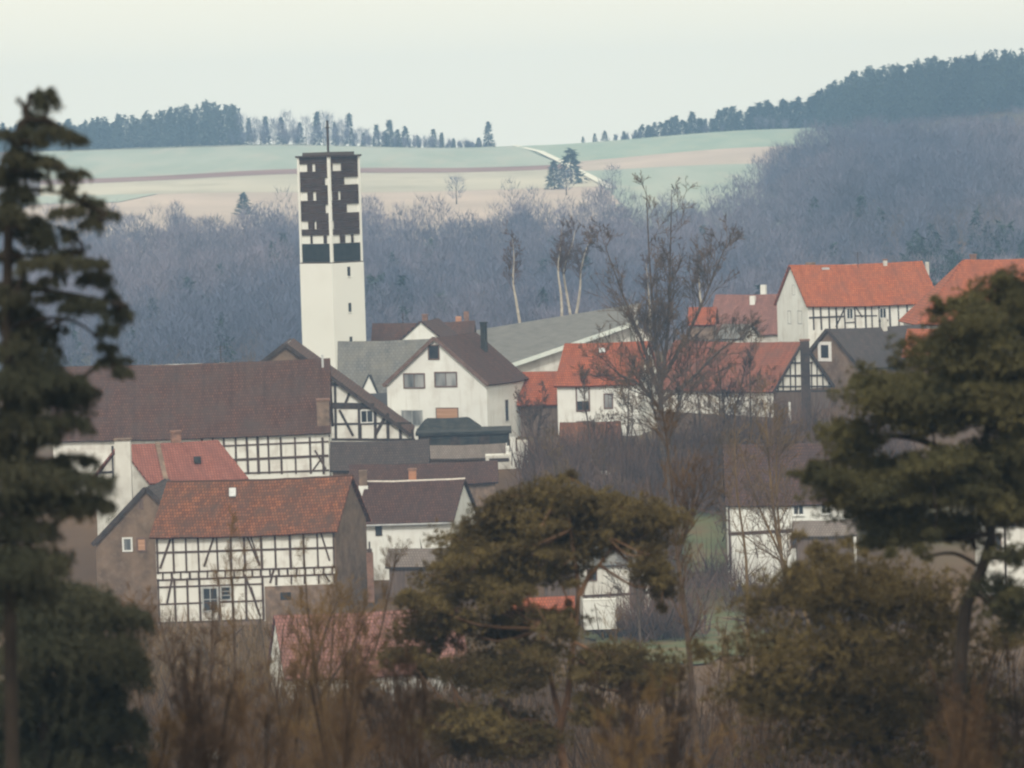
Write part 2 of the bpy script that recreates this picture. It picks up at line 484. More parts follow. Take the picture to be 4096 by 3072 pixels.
# ------------------------------------------------------------------ houses
class House:
    """local frame: x along the ridge 0..L, y from the front wall 0 to the back W, z up; gable ends at x=0 and x=L"""

    def __init__(s, name, label, cat, anchor, at, yaw, L, W, h, rise, wall, roof, hb=None, ry=None, foot=3.0, ov=0.45, og=0.3,
                 gable=None, ridge=None, hip=(0, 0), verge=None, group=None, eave=None, skew=0.0):
        s.L, s.W, s.h, s.yaw, s.skew = L, W, h, math.radians(yaw), skew
        sk = lambda p: Vector((p[0] + skew * p[1], p[1], p[2]))
        s.ry = W / 2 if ry is None else ry
        s.hb = h if hb is None else hb
        s.hr = h + rise
        s.R = Matrix.Rotation(s.yaw, 3, 'Z')
        a = Vector({'fl': (0, 0, h), 'fr': (L, 0, h), 'rl': (0, s.ry, s.hr), 'rr': (L, s.ry, s.hr), 'bl': (0, W, s.hb)}[anchor]
                   if isinstance(anchor, str) else anchor)
        s.loc = P(*at) - s.R @ sk(a)
        s.root = empty(name, s.loc, s.yaw)
        tag(s.root, label, cat, group)
        ry, hr, hb = s.ry, s.hr, s.hb
        zf = -foot
        prof = [(0, zf), (0, h), (ry, hr), (W, hb), (W, zf)]
        i0, i1 = hip
        v = [(0 + (i0 if k == 2 else 0), y, z) for k, (y, z) in enumerate(prof)] + [(L - (i1 if k == 2 else 0), y, z) for k, (y, z) in enumerate(prof)]
        f = [(4, 3, 2, 1, 0), (5, 6, 7, 8, 9)] + [(i, (i + 1), (i + 1) + 5, i + 5) for i in range(4)] + [(4, 0, 5, 9)]
        s.wall = mesh_obj('wall', [sk(p) for p in v], f, wall, s.root)
        if gable:
            for side in gable[1]:
                x = -0.03 if side == 'left' else L + 0.03
                gv = [(x, 0.02, h - 0.1), (x, ry, hr - 0.05), (x, W - 0.02, hb - 0.1)]
                x2 = x + (0.06 if side == 'left' else -0.06)
                gv += [(x2, y, z) for _, y, z in gv]
                mesh_obj('gable_cladding', gv, [(0, 1, 2), (5, 4, 3), (0, 3, 4, 1), (1, 4, 5, 2), (2, 5, 3, 0)], gable[0], s.root)
        # roof slabs
        t = 0.18
        sf = math.hypot(ry, hr - h)
        uf = Vector((0, -ry / sf, -(hr - h) / sf))
        nf = Vector((0, -(hr - h) / sf, ry / sf))
        sb = math.hypot(W - ry, hr - hb)
        ub = Vector((0, (W - ry) / sb, -(hr - hb) / sb))
        nb = Vector((0, (hr - hb) / sb, (W - ry) / sb))
        lift = 0.035
        rv, rf, ruv = [], [], []

        def slab(a, b, c, d, n, uvs):
            k = len(rv)
            top = [Vector(p) + n * (t + lift) for p in (a, b, c, d)]
            bot = [Vector(p) + n * lift for p in (a, b, c, d)]
            rv.extend(top + bot)
            for q in [(0, 1, 2, 3), (7, 6, 5, 4), (0, 4, 5, 1), (1, 5, 6, 2), (2, 6, 7, 3), (3, 7, 4, 0)]:
                rf.append(tuple(k + i for i in q))
                ruv.extend(uvs[i % 4] for i in q)
        r0, r1 = Vector((-og + i0, ry, hr)), Vector((L + og - i1, ry, hr))
        e0, e1 = Vector((-og, ry, hr)) + uf * (sf + ov), Vector((L + og, ry, hr)) + uf * (sf + ov)
        b0, b1 = Vector((-og, ry, hr)) + ub * (sb + ov), Vector((L + og, ry, hr)) + ub * (sb + ov)
        ns = max(4, int(L))
        rr_ = random.Random(int(at[0] * 7 + at[1]))
        s.sag = [-min(0.14, 0.010 * L) * math.sin(math.pi * k / ns) + (rr_.uniform(-0.025, 0.025) if 0 < k < ns else 0) for k in range(ns + 1)]

        def strip(a0, a1, c0, c1, n, ua, uc, flip, v1):
            """old roofs sag: the slab is laid in bays that follow the dip of the rafters"""
            k0 = len(rv)
            for k in range(ns + 1):
                t_ = k / ns
                dz = Vector((0, 0, s.sag[k]))
                a, c = a0.lerp(a1, t_) + dz, c0.lerp(c1, t_) + dz
                rv.extend([a + n * (t + lift), c + n * (t + lift), a + n * lift, c + n * lift])
            uvx = lambda k: [(ua[0] + (ua[1] - ua[0]) * k / ns, 0), (uc[0] + (uc[1] - uc[0]) * k / ns, v1)] * 2

            def add(ids):
                ids = ids[::-1] if flip else ids
                rf.append(tuple(k0 + i for i in ids))
                ruv.extend(uvx(i // 4)[i % 4] for i in ids)
            for k in range(ns):
                p, q = 4 * k, 4 * k + 4
                add((p, p + 1, q + 1, q))
                add((p + 2, q + 2, q + 3, p + 3))
                add((p + 1, p + 3, q + 3, q + 1))
                add((p, q, q + 2, p + 2))
            add((0, 2, 3, 1))
            e_ = 4 * ns
            add((e_, e_ + 1, e_ + 3, e_ + 2))
        strip(r0, r1, e0, e1, nf, (i0, L + 2 * og - i1), (0, L + 2 * og), False, sf + ov)
        strip(r0, r1, b0, b1, nb, (i0, L + 2 * og - i1), (0, L + 2 * og), True, sb + ov)
        for k, ii in ((0, i0), (1, i1)):
            if ii > 0.05:
                p, q, r = (b0, e0, r0) if k == 0 else (e1, b1, r1)
                n = (q - p).cross(r - p).normalized()
                if n.z < 0: n = -n
                ln = (q - p).length
                slab(p, q, r, r + (p - q) * 0.001, n, [(0, ln * 0.7), (ln, ln * 0.7), (ln / 2, 0), (ln / 2, 0)])
        s.roof = mesh_obj('roof', [sk(p) for p in rv], rf, roof, s.root, uv=ruv)
        if ridge:
            zt = hr + t + 0.02
            rr = 0.13
            xs = [r0.x + (r1.x - r0.x) * k / ns for k in range(ns + 1)]
            rvx = [(x, ry + rr * math.cos(a), zt - 0.04 + s.sag[k] + rr * math.sin(a)) for k, x in enumerate(xs) for a in (0, math.pi / 4, math.pi / 2, 3 * math.pi / 4, math.pi)]
            rfx = [(5 * k + i, 5 * k + i + 5, 5 * k + i + 6, 5 * k + i + 1) for k in range(ns) for i in range(4)]
            mesh_obj('ridge_tiles', [sk(p) for p in rvx], rfx, ridge, s.roof)
        if verge:
            mv, sides = verge
            for side in sides:
                x = -og - 0.03 if side == 'left' else L + og + 0.03
                for (top, bot, n) in ((Vector((x, ry, hr)), Vector((x, ry, hr)) + uf * (sf + ov), nf), (Vector((x, ry, hr)), Vector((x, ry, hr)) + ub * (sb + ov), nb)):
                    c = [top - n * 0.12, bot - n * 0.12, bot + n * (t + 0.07), top + n * (t + 0.07)]
                    dx = Vector((0.025, 0, 0))
                    mesh_obj('verge_board', [sk(p - dx) for p in c] + [sk(p + dx) for p in c], BOXF, mv, s.roof)
        if eave:
            e = e0 + nf * 0.0
            box('gutter', (-og, e.y - 0.14, e.z - 0.02), (L + og, e.y - 0.01, e.z + 0.11), eave, s.roof)

    def face_pt(s, face, px, py):
        o = s.R.transposed() @ (-s.loc)
        d = s.R.transposed() @ ray(px, py)
        if face == 'front':
            t = (0 - o.y) / d.y
        elif face == 'right':
            t = (s.L - o.x + s.skew * o.y) / (d.x - s.skew * d.y)
        elif face == 'left':
            t = (s.skew * o.y - o.x) / (d.x - s.skew * d.y)
        else:                       # vertical plane y = face
            t = (face - o.y) / d.y
        p = o + d * t
        return (p.x, p.z) if face not in ('right', 'left') else (p.y, p.z)

    def to3(s, face, u, z, out):
        if face == 'front': return (u, -out, z)
        if face == 'right': return (s.L + out + s.skew * u, u, z)
        return (-out + s.skew * u, u, z)

    def plate(s, name, face, pts, lo, hi, m, parent):
        """a solid plate on a wall face, polygon pts in (u, z), from lo to hi metres proud of the wall"""
        n = len(pts)
        v = [s.to3(face, u, z, lo) for u, z in pts] + [s.to3(face, u, z, hi) for u, z in pts]
        f = [tuple(range(n - 1, -1, -1)), tuple(range(n, 2 * n))] + [(i, (i + 1) % n, (i + 1) % n + n, i + n) for i in range(n)]
        return mesh_obj(name, v, f, m, parent)

    def beam2(s, face, a, b, w, m, out=0.05, name='timber_beam'):
        a, b = Vector(a), Vector(b)
        w *= random.uniform(0.78, 1.22)
        a += Vector((random.uniform(-1, 1), random.uniform(-1, 1))) * 0.025
        b += Vector((random.uniform(-1, 1), random.uniform(-1, 1))) * 0.025
        out += random.uniform(0, 0.008)
        d = (b - a).normalized()
        n = Vector((-d.y, d.x)) * (w / 2)
        return s.plate(name, face, [a - n, b - n, b + n, a + n], -0.06, out, m, s.root)

    def beam(s, face, p0, p1, w, m, out=0.05):
        return s.beam2(face, s.face_pt(face, *p0), s.face_pt(face, *p1), w, m, out)

    def window(s, face, x0, y0, x1, y1, frame, pane, bars=1, fw=0.11, cross=0, label=None, shutter=None, frac=1.0, sill=None):
        cx, cy = (x0 + x1) / 2, (y0 + y1) / 2
        u0, z = s.face_pt(face, x0, cy)
        u1, _ = s.face_pt(face, x1, cy)
        _, zt = s.face_pt(face, cx, y0)
        _, zb = s.face_pt(face, cx, y1)
        u0, u1 = min(u0, u1), max(u0, u1)
        return s.window_uz(face, u0, u1, zb, zt, frame, pane, bars, fw, cross, label, shutter, frac, sill)

    def window_uz(s, face, u0, u1, zb, zt, frame, pane, bars=1, fw=0.11, cross=0, label=None, shutter=None, frac=1.0, sill=None):
        verts, faces = [], []

        def bar(a0, a1, b0, b1, hi=0.07):
            k = len(verts)
            for o in (-0.04, hi):
                verts.extend(s.to3(face, u, z, o) for u, z in ((a0, b0), (a1, b0), (a1, b1), (a0, b1)))
            faces.extend(tuple(k + i for i in q) for q in BOXF)
        bar(u0 - fw, u0, zb - fw, zt + fw)
        bar(u1, u1 + fw, zb - fw, zt + fw)
        bar(u0, u1, zt, zt + fw, 0.068)
        bar(u0, u1, zb - fw, zb, 0.068)
        for i in range(bars):
            c = u0 + (u1 - u0) * (i + 1) / (bars + 1)
            bar(c - 0.035, c + 0.035, zb, zt, 0.05)
        for i in range(cross):
            c = zb + (zt - zb) * (i + 1) / (cross + 1)
            bar(u0, u1, c - 0.03, c + 0.03, 0.045)
        w = mesh_obj('window', verts, faces, frame, s.root)
        if label: w['label'] = label
        s.plate('pane', face, [(u0, zb), (u1, zb), (u1, zt), (u0, zt)], -0.03, 0.015, pane, w)
        if shutter:
            zs = zt - (zt - zb) * frac
            s.plate('roller_shutter', face, [(u0, zs), (u1, zs), (u1, zt), (u0, zt)], 0.02, 0.06, shutter, w)
        if sill:
            s.plate('sill', face, [(u0 - fw * 1.3, zb - fw - 0.08), (u1 + fw * 1.3, zb - fw - 0.08), (u1 + fw * 1.3, zb - fw), (u0 - fw * 1.3, zb - fw)], -0.02, 0.14, sill, w)
        return w

    def chimney(s, px0, px1, pyt, pyb, y, m, cap=None, base=None, dy=None, name='chimney'):
        """a stack whose front face lies in the local plane y"""
        u0, _ = s.face_pt(y, px0, pyt)
        u1, _ = s.face_pt(y, px1, pyt)
        _, zt = s.face_pt(y, (px0 + px1) / 2, pyt)
        _, zb = s.face_pt(y, (px0 + px1) / 2, pyb)
        dy = dy or abs(u1 - u0)
        c = box(name, (u0, y, zb - 0.6), (u1, y + dy, zt), m, s.root)
        e = 0.06
        if cap:
            box('chimney_cap', (u0 - e, y - e, zt + 0.003), (u1 + e, y + dy + e, zt + 0.18), cap, c)
        if base:
            box('chimney_flashing', (u0 - e, y - e, zb - 0.5), (u1 + e, y + dy * 0.6, zb + 0.35), base, c)
        return c


    # (a stack placed by a world point at its foot)
    def stack(s, px, pyt, pyb, d, w, m, cap=None, base=None, name='chimney'):
        a, b = s.R.transposed() @ (P(px, pyt, d) - s.loc), s.R.transposed() @ (P(px, pyb, d) - s.loc)
        c = box(name, (a.x - w / 2, a.y - w / 2, b.z - 0.9), (a.x + w / 2, a.y + w / 2, a.z), m, s.root)
        if cap:
            box('chimney_cap', (a.x - w / 2 - 0.06, a.y - w / 2 - 0.06, a.z + 0.003), (a.x + w / 2 + 0.06, a.y + w / 2 + 0.06, a.z + 0.16), cap, c)
        return c


def R6(x, y): return (250 + x * 0.1243, 287.5 + y * 0.1243)      # reference grids used while measuring
def R7(x, y): return (475 + x * 0.1243, 287.5 + y * 0.1243)
def R8(x, y): return (749 + x * 0.1243, 237.5 + y * 0.1243)
def RA(x, y): return (x * 0.1243, 450 + y * 0.1243)
def RB(x, y): return (250 + x * 0.1243, 450 + y * 0.1243)
def R2(x, y): return (250 + x * 0.1243, 100 + y * 0.1243)


# ---- church tower
def tower():
    d = 444.0
    s = 5.05
    yaw = math.radians(-42)             # left face turned to the camera, corner near the middle
    top = P(332, 263.5, d)              # near corner at the top of the white shaft
    root = empty('church_tower', (0, 0, 0), 0)
    R = Matrix.Rotation(yaw, 3, 'Z')
    # near corner is local (s/2,-s/2)
    ztop = top.z
    zb = float(height(top.x, d)) - 3
    loc = Vector((top.x, top.y, zb)) - R @ Vector((s / 2, -s / 2, 0))
    root.location = loc
    root.rotation_euler = (0, 0, yaw)
    tag(root, 'tall white church tower with dark brown slatted belfry and mast', 'church tower')
    hs = ztop - zb
    shaft = box('shaft', (-s / 2, -s / 2, 0), (s / 2, s / 2, hs), M['concrete'], root)
    # windows of the shaft: right-hand face is local x = +s/2
    inv = R.transposed()

    def on_right(px, py, x=s / 2):
        o, dd = inv @ (-loc), inv @ ray(px, py)
        p = o + dd * ((x - o.x) / dd.x)
        return p.y, p.z
    for (x0, y0, x1, y1) in ((347.2, 266.8, 350.3, 276), (348.3, 303, 351.3, 311.7), (349.4, 336.8, 352.4, 345)):
        a, zt = on_right(x0, y0)
        b, zz = on_right(x1, y1)
        w = box('window', (s / 2 - 0.1, a, zz), (s / 2 + 0.03, b, zt), M['glass'], root)
        box('window_sill', (s / 2 - 0.1, a - 0.06, zz - 0.10), (s / 2 + 0.09, b + 0.06, zz - 0.003), M['concrete'], w)
    # belfry: pale core, corner posts, dark boards with gaps
    b = s * 0.93
    hb = (263 - 156.5) / F * d
    core = box('belfry_core', (-b / 2 + 0.1, -b / 2 + 0.1, hs + 0.002), (b / 2 - 0.1, b / 2 - 0.1, hs + hb - 0.02), M['concrete'], root)
    box('belfry_sill', (-s / 2 + 0.05, -s / 2 + 0.05, hs + 0.003), (s / 2 - 0.05, s / 2 - 0.05, hs + 0.12), M['cladding'], root)
    for sx in (-1, 1):
        for sy in (-1, 1):
            cx, cy = sx * b / 2, sy * b / 2
            box('corner_post', (cx - 0.14, cy - 0.14, hs + 0.12), (cx + 0.14, cy + 0.14, hs + hb), M['concrete'], root)
    # rows of openings as measured: fractions of the height, then spans along the face (0..1) per face
    rows = [(0.062, 0.132, [(0.0, 0.27), (0.43, 0.55)], [(0.10, 0.42)]),
            (0.195, 0.262, [(0.86, 1.0)], [(0.50, 1.0)]),
            (0.325, 0.405, [(0.0, 0.25), (0.43, 0.55)], [(0.0, 0.08), (0.27, 0.37)]),
            (0.448, 0.525, [(0.85, 1.0)], [(0.56, 1.0)]),
            (0.600, 0.675, [(0.0, 0.24), (0.45, 0.53)], [(0.0, 0.10)]),
            (0.735, 0.812, [(0.0, 0.30), (0.36, 0.76), (0.86, 1.0)], [(0.0, 0.30), (0.47, 0.70), (0.77, 1.0)])]
    zt = hs + hb
    e0, e1 = -b / 2 + 0.11, b / 2 - 0.11
    w = e1 - e0

    def clad(face, a, c, f0, f1, m, name='cladding_panel'):
        z1, z0 = zt - f0 * hb, zt - f1 * hb
        u0, u1 = e0 + a * w, e0 + c * w
        o0, o1 = b / 2 - 0.08, b / 2 + 0.03
        if face == 'l': box(name, (u0, -o1, z0), (u1, -o0, z1), m, root)
        elif face == 'r': box(name, (o0, u0, z0), (o1, u1, z1), m, root)
        elif face == 'b': box(name, (-u1, o0, z0), (-u0, o1, z1), m, root)
        else: box(name, (-o1, -u1, z0), (-o0, -u0, z1), m, root)
    for face, col in (('l', 2), ('r', 3), ('b', 2), ('k', 3)):
        prev = 0.0
        for row in rows:
            clad(face, 0, 1, prev, row[0] - 0.002, M['cladding'])
            cur = 0.0
            for (a, c) in row[col]:
                if a - cur > 0.02: clad(face, cur, a, row[0], row[1], M['cladding'])
                cur = c
            if 1 - cur > 0.02: clad(face, cur, 1, row[0], row[1], M['cladding'])
            prev = row[1] + 0.002
        clad(face, 0, 1, prev, 0.985, M['cladding_b'])
    box('roof', (-b / 2 - 0.28, -b / 2 - 0.28, zt + 0.002), (b / 2 + 0.28, b / 2 + 0.28, zt + 0.2), M['cladding'], root)
    box('roof_cap', (-b / 2 + 0.3, -b / 2 + 0.3, zt + 0.203), (b / 2 - 0.3, b / 2 - 0.3, zt + 0.55), M['r_pale'], root)
    m = box('mast', (-0.09, -0.09, zt + 0.5), (0.09, 0.09, zt + 4.1), M['metal'], root)
    box('crossbar', (-0.32, -0.04, zt + 3.2), (0.32, 0.04, zt + 3.36), M['metal'], m)


tower()

# ---- white gabled house with grey wing
W1 = House('white_house', 'white rendered house with brown tiled gable roof and black chimney', 'house', 'bl', (386.9, 384.2, 402), 66,
           9.4, 11.0, 6.2, 4.55, M['white'], M['r_brown'], foot=4, ov=0.35, og=0.25, verge=(M['frame_b'], ('left',)))
for r in ((429.2, 345.8, 438.5, 358.6),):
    W1.window('left', *r, M['frame_b'], M['glass'], 0, 0.12)
W1.window('left', 404.6, 374.4, 424, 387.2, M['frame_b'], M['curtain'], 1, 0.13)
W1.window('left', 435.6, 373, 456.2, 385.8, M['frame_b'], M['curtain'], 1, 0.13)
W1.window('left', 402.4, 411, 422, 425, M['frame_g'], M['curtain'], 1, 0.1)
W1.window('left', 437, 408.6, 457.8, 424, M['frame_b'], M['glass'], 1, 0.1, shutter=M['shutter'], frac=0.62)
W1.window('front', 505, 400, 508, 420.5, M['frame_g'], M['glass'], 0, 0.05)
W1.stack(483.5, 323.5, 352, 405.5, 0.52, M['black'], M['black'])
W2 = House('slate_roofed_house', 'house with broad grey slate roof and little white gablet beside church tower', 'house', 'rl', (341, 342.5, 415), 0,
           9.9, 11.0, 6.0, 5.6, M['white'], M['r_slate'], foot=4, ov=0.3, og=0.35)
# small white gablet in the slate roof
g = [P(360.8, 394.2, 409), P(377, 394, 409), P(369, 376.3, 409)]
iv = lambda p: W2.R.transposed() @ (p - W2.loc)
gl = [iv(p) for p in g]
back = Vector((0, 3.2, 0))
mesh_obj('gablet_wall', gl + [p + back for p in gl], [(0, 1, 2), (5, 4, 3), (0, 3, 4, 1)], M['white'], W2.root)
for a, b_, nm in ((gl[0], gl[2], -1), (gl[1], gl[2], 1)):
    o = Vector((nm * 0.12, 0, 0.12))
    f = Vector((0, -0.1, 0))
    q = [a + f, b_ + f, b_ + back, a + back]
    mesh_obj('gablet_roof', [p + o * 0.05 for p in q] + [p + o for p in q], BOXF, M['r_slate_d'], W2.root)
q = [P(361, 394.8, 408.6), P(388, 394.2, 408.6), P(388, 412, 406.2), P(361, 412.5, 406.2)]
q = [iv(p) for p in q]
n_ = (q[1] - q[0]).cross(q[3] - q[0]).normalized() * 0.15
mesh_obj('lean_to_roof', q + [p - n_ for p in q], BOXF, M['r_slate_d'], W2.root, uv=[(0, 0)] * 24)

# ---- long barn and the half-timbered gable behind it
B1 = House('long_barn', 'long half-timbered barn with weathered brown tiled roof below the tower', 'barn', 'fr', (328.3, 430.5, 370), 1.0,
           25.5, 10.0, 4.4, 6.35, M['infill'], M['r_barn'], foot=3, ov=0.4, og=0.25)
for x in (202, 213, 224, 235.5, 247, 257.5, 268, 281, 295, 310, 322.5):
    B1.beam('front', (x - 0.3, 437), (x + 1.1, 474), 0.21, M['timber_b'], 0.06)
for x0, y0, x1, y1 in ((190, 447.2, 328.4, 441.4), (190, 461.8, 328.6, 455.6), (190, 475.2, 329, 470)):
    B1.beam('front', (x0, y0), (x1, y1), 0.19, M['timber_b'], 0.05)
B1.beam('front', (311, 473), (323, 456), 0.17, M['timber_b'], 0.045)
B1.beam('front', (326, 469), (315, 450), 0.17, M['timber_b'], 0.04)
B1.chimney(316.5, 328.8, 401, 431, 0.1, M['stone'], M['brick'], name='chimney')
box('vent_pipe', (B1.L - 0.55, 4.2, B1.hr - 2.6), (B1.L - 0.35, 4.4, B1.hr + 0.5), M['pale_metal'], B1.root)

B2 = House('half_timbered_gable_house', 'half-timbered house whose long gable slopes down from behind the barn', 'house', (0, 11.6, 14.6), (285, 345, 386), 90,
           12.0, 17.0, 5.65, 8.95, M['infill'], M['r_barn'], hb=10.6, ry=11.6, foot=2, ov=0.35, og=0.3, verge=(M['timber'], ('left',)))
for a, b_, w in (((630, 780), (745, 780), 0.3), ((640, 950), (1000, 955), 0.62), ((640, 1097), (1300, 1092), 0.24), ((640, 1222), (1330, 1222), 0.2)):
    B2.beam('left', R6(*a), R6(*b_), w, M['timber'], 0.05)
for x, t in ((685, 780), (880, 950), (1005, 970), (1105, 1010), (1207, 1085), (1305, 1140), (640, 700)):
    B2.beam('left', R6(x, t), R6(x + 6, 1225), 0.3, M['timber'], 0.065)
for a, b_ in (((720, 985), (832, 1195)), ((800, 850), (770, 930)), ((1090, 1040), (1010, 1185))):
    B2.beam('left', R6(*a), R6(*b_), 0.27, M['timber'], 0.055)
B2.plate('shingled_peak', 'left', [(11.6, 14.48), (15.2, 11.8), (15.2, 10.9), (8.2, 10.9), (8.2, 11.85)], -0.05, 0.04, M['slatewall'], B2.root)
B2.window('left', *R6(897, 992), *R6(985, 1082), M['frame_w'], M['glass'], 1, 0.1)

# ---- sheds in the yard between barn and white house
S1 = House('dark_roofed_shed', 'low shed with sooty roof under the half-timbered gable', 'shed', 'fl', (333, 470, 368), 0, 8.6, 5.0, 2.2, 2.3,
           M['stone'], M['r_dark'], foot=2, ov=0.3)


def flat_block(name, label, cat, x0, x1, yt, yb, d, depth, roofm, wallm, rt=0.35, over=0.25):
    """a flat-roofed block; pixel spans are measured at its front face"""
    a, b = P(x0, yt, d), P(x1, yt, d)
    zt = (a.z + b.z) / 2
    zb = P((x0 + x1) / 2, yb, d).z
    root = empty(name, (a.x, d, zb))
    tag(root, label, cat)
    w = b.x - a.x
    box('wall', (0, 0, -2.0), (w, depth, zt - zb - rt), wallm, root)
    box('roof', (-over, -over, zt - zb - rt + 0.003), (w + over, depth + over, zt - zb), roofm, root)
    return root, w, zt - zb


o, w, hh = flat_block('flat_roofed_garage', 'flat-roofed dark garage below the white gabled house', 'garage', 418, 509, 431.5, 449, 389, 6.5, M['black'], M['timber'], 0.3)
for i in range(9):
    box('door_board', (0.3 + i * 0.95, -0.05, -0.5), (1.2 + i * 0.95, -0.003, hh - 0.45), M['black'] if i % 3 else M['timber'], o)
S2 = House('black_hipped_shed', 'small shed with black hipped roof against the white gable wall', 'shed', 'fl', (420, 431, 393), 0, 5.8, 3.6, 1.6, 0.95,
           M['timber'], M['black'], foot=2, ov=0.15, og=0.1, hip=(0.8, 1.2))
S3 = House('pale_roofed_lean_to', 'lean-to with pale brown roof and white end frame below the garage', 'shed', 'fl', (430, 459.5, 383), 0, 7.2, 3.8, 2.2, 1.05,
           M['wood_plank'], M['r_pale'], foot=3, ov=0.2, og=0.15, verge=(M['frame_w'], ('right',)))
box('end_post', (S3.L + 0.1, -0.2, -1), (S3.L + 0.45, 0.1, 3.3), M['frame_w'], S3.root)
o, w, hh = flat_block('white_porch', 'low white porch wall beside the lean-to', 'porch', 485.5, 529, 455, 471, 381, 5.0, M['white2'], M['white2'], 0.2, 0.02)
box('porch_pier', (w * 0.58, -0.1, -1), (w * 0.7, 0.12, hh + 1.7), M['white'], o)
box('porch_pier', (w * 0.74, -0.1, -1), (w * 0.97, 2.0, hh + 1.3), M['white2'], o)
box('porch_opening', (w * 0.08, -0.04, hh - 0.62), (w * 0.54, 0.05, hh - 0.28), M['timber'], o)
S4 = House('brown_barn_roof', 'low brown outbuilding with dark red roof under the lean-to', 'shed', 'fl', (352, 486, 362), 0, 13, 5, 2.2, 1.6,
           M['stone'], M['r_brown'], foot=2, ov=0.3)

# ---- red roofed small house with white chimney wall
H1 = House('red_roofed_house', 'small red-tiled house with tall white chimney breast, in front of the long barn', 'house', 'fl', (149.5, 483, 341), 14,
           8.2, 8.2, 4.6, 3.0, M['white2'], M['r_red2'], foot=3, ov=0.3, og=0.2, skew=-0.42)
H1.chimney(171.8, 181, 433, 452, 3.9, M['brick'], M['brick'])
st = H1.face_pt(0.0, 121, 470)
a = P(114.5, 441, 336)
b_ = P(130, 441, 336)
zb_ = P(121, 505, 336).z
wst = empty('white_chimney_stack', (a.x, 336, zb_ - 3))
tag(wst, 'broad white-plastered chimney stack rising beside the red-roofed house', 'chimney')
box('stack', (0, 0, 0), (b_.x - a.x, 1.0, a.z - zb_ + 3), M['white2'], wst)
box('stack_cap', (-0.08, -0.08, a.z - zb_ + 3.003), (b_.x - a.x + 0.08, 1.08, a.z - zb_ + 3.16), M['stone'], wst)
for p0, p1 in (((100, 474), (113, 452)), ((98, 473), (113, 472)), ((112.5, 446), (113.5, 478))):
    H1.beam('left', p0, p1, 0.18, M['timber'], 0.05)
# flashing strip down the red roof
sl = math.hypot(H1.ry, H1.hr - H1.h)
uf = Vector((0, -H1.ry / sl, -(H1.hr - H1.h) / sl))
nf = Vector((0, -(H1.hr - H1.h) / sl, H1.ry / sl))
p0 = Vector((1.2, H1.ry, H1.hr)) + nf * 0.225
q = [p0, p0 + uf * sl, p0 + uf * sl + Vector((0.42, 0, 0)), p0 + Vector((0.42, 0, 0))]
mesh_obj('valley_flashing', q + [p + nf * 0.04 for p in q], BOXF, M['stone'], H1.roof)
box('roof_vent', (4.2, 1.4, H1.h + 1.4), (4.75, 1.9, H1.h + 1.95), M['black'], H1.root)

# ---- near half-timbered house
E = House('half_timbered_house', 'two-storey half-timbered house with red tiled roof nearest the camera', 'house', 'fl', (155.3, 534.5, 322), 2,
          14.45, 8.4, 7.1, 3.75, M['infill'], M['r_red'], foot=2.5, ov=0.5, og=0.35, skew=0.3, ridge=M['r_red'])
E.plate('slate_hung_gable', 'right', [(-0.02, -2.5), (8.42, -2.5), (8.42, 7.08), (4.2, 10.8), (-0.02, 7.08)], -0.05, 0.05, M['slatewall'], E.root)


def EA(x, y): return RA(x, y)


zt_ = E.h - 0.1
eu = lambda px, py: E.face_pt('front', px, py)
posts = [EA(1258, 800), EA(1395, 800), EA(1497, 800), EA(1595, 800), EA(1747, 800), EA(1857, 800), EA(1967, 800), EA(2102, 800),
         RB(92, 780), RB(203, 780), RB(322, 780), RB(432, 780), RB(543, 780), RB(668, 780)]
us = [eu(*p)[0] for p in posts]
us[0] = 0.1
us[-1] = E.L - 0.12
zm1 = eu(*EA(1600, 985))[1]          # beam pair between the storeys
zm0 = zm1 - 0.42
zr1 = eu(*EA(1600, 818))[1]
zr2 = eu(*EA(1500, 1098))[1]
zr3 = eu(*EA(1500, 1232))[1]
zb0 = eu(*EA(1500, 1385))[1]
U_END = us[8]
for u in us:
    E.beam2('front', (u, zm1), (u, zt_), 0.17, M['timber_b'], 0.06)
for i, u in enumerate(us):
    zlow = zb0 if i <= 8 else zr2 - 0.12
    E.beam2('front', (u, zlow), (u, zm0), 0.17, M['timber_b'], 0.06)
for z, ue in ((zt_ - 0.08, E.L), (zr1, E.L), (zm1 + 0.09, E.L), (zm0 - 0.09, E.L), (zr2, U_END), (zr3, U_END), (zb0, U_END)):
    E.beam2('front', (0, z), (ue, z), 0.15, M['timber_b'], 0.05)
for u in np.arange(0.5, E.L, 0.72):
    E.beam2('front', (u, zm0 - 0.05), (u, zm1 + 0.05), 0.16, M['timber_b'], 0.045)
for a, b_ in ((EA(1370, 720), EA(1290, 950)), (EA(1720, 700), EA(1640, 940)), (EA(1990, 700), EA(2090, 930)), (RB(5, 700), RB(80, 920)), (RB(570, 660), RB(640, 890)),
              (EA(1390, 1020), EA(1345, 1230)), (EA(1970, 1000), EA(2095, 1340)), (RB(5, 1100), RB(75, 1330)), (RB(190, 960), RB(160, 1070)), (RB(590, 980), RB(640, 1060))):
    E.beam('front', a, b_, 0.16, M['timber_b'], 0.042)
E.window('front', *EA(1640, 1115), *EA(1745, 1290), M['frame_g'], M['glass'], 1, 0.16, 1)
E.window('front', *EA(1785, 1105), *EA(1850, 1200), M['frame_g'], M['glass'], 0, 0.12, 2)
ub0, ub1 = us[8] + 0.15, E.L - 0.02
E.plate('rubble_base', 'front', [(ub0, -2.4), (ub1, -2.4), (ub1, zr2 - 0.2), (ub0, zr2 - 0.2)], -0.05, 0.12, M['stone'], E.root)
E.plate('plinth', 'front', [(0.0, -2.4), (ub0 - 0.02, -2.4), (ub0 - 0.02, zb0 - 0.1), (0.0, zb0 - 0.1)], -0.05, 0.09, M['stone'], E.root)
a, z0 = eu(280.5, 600)
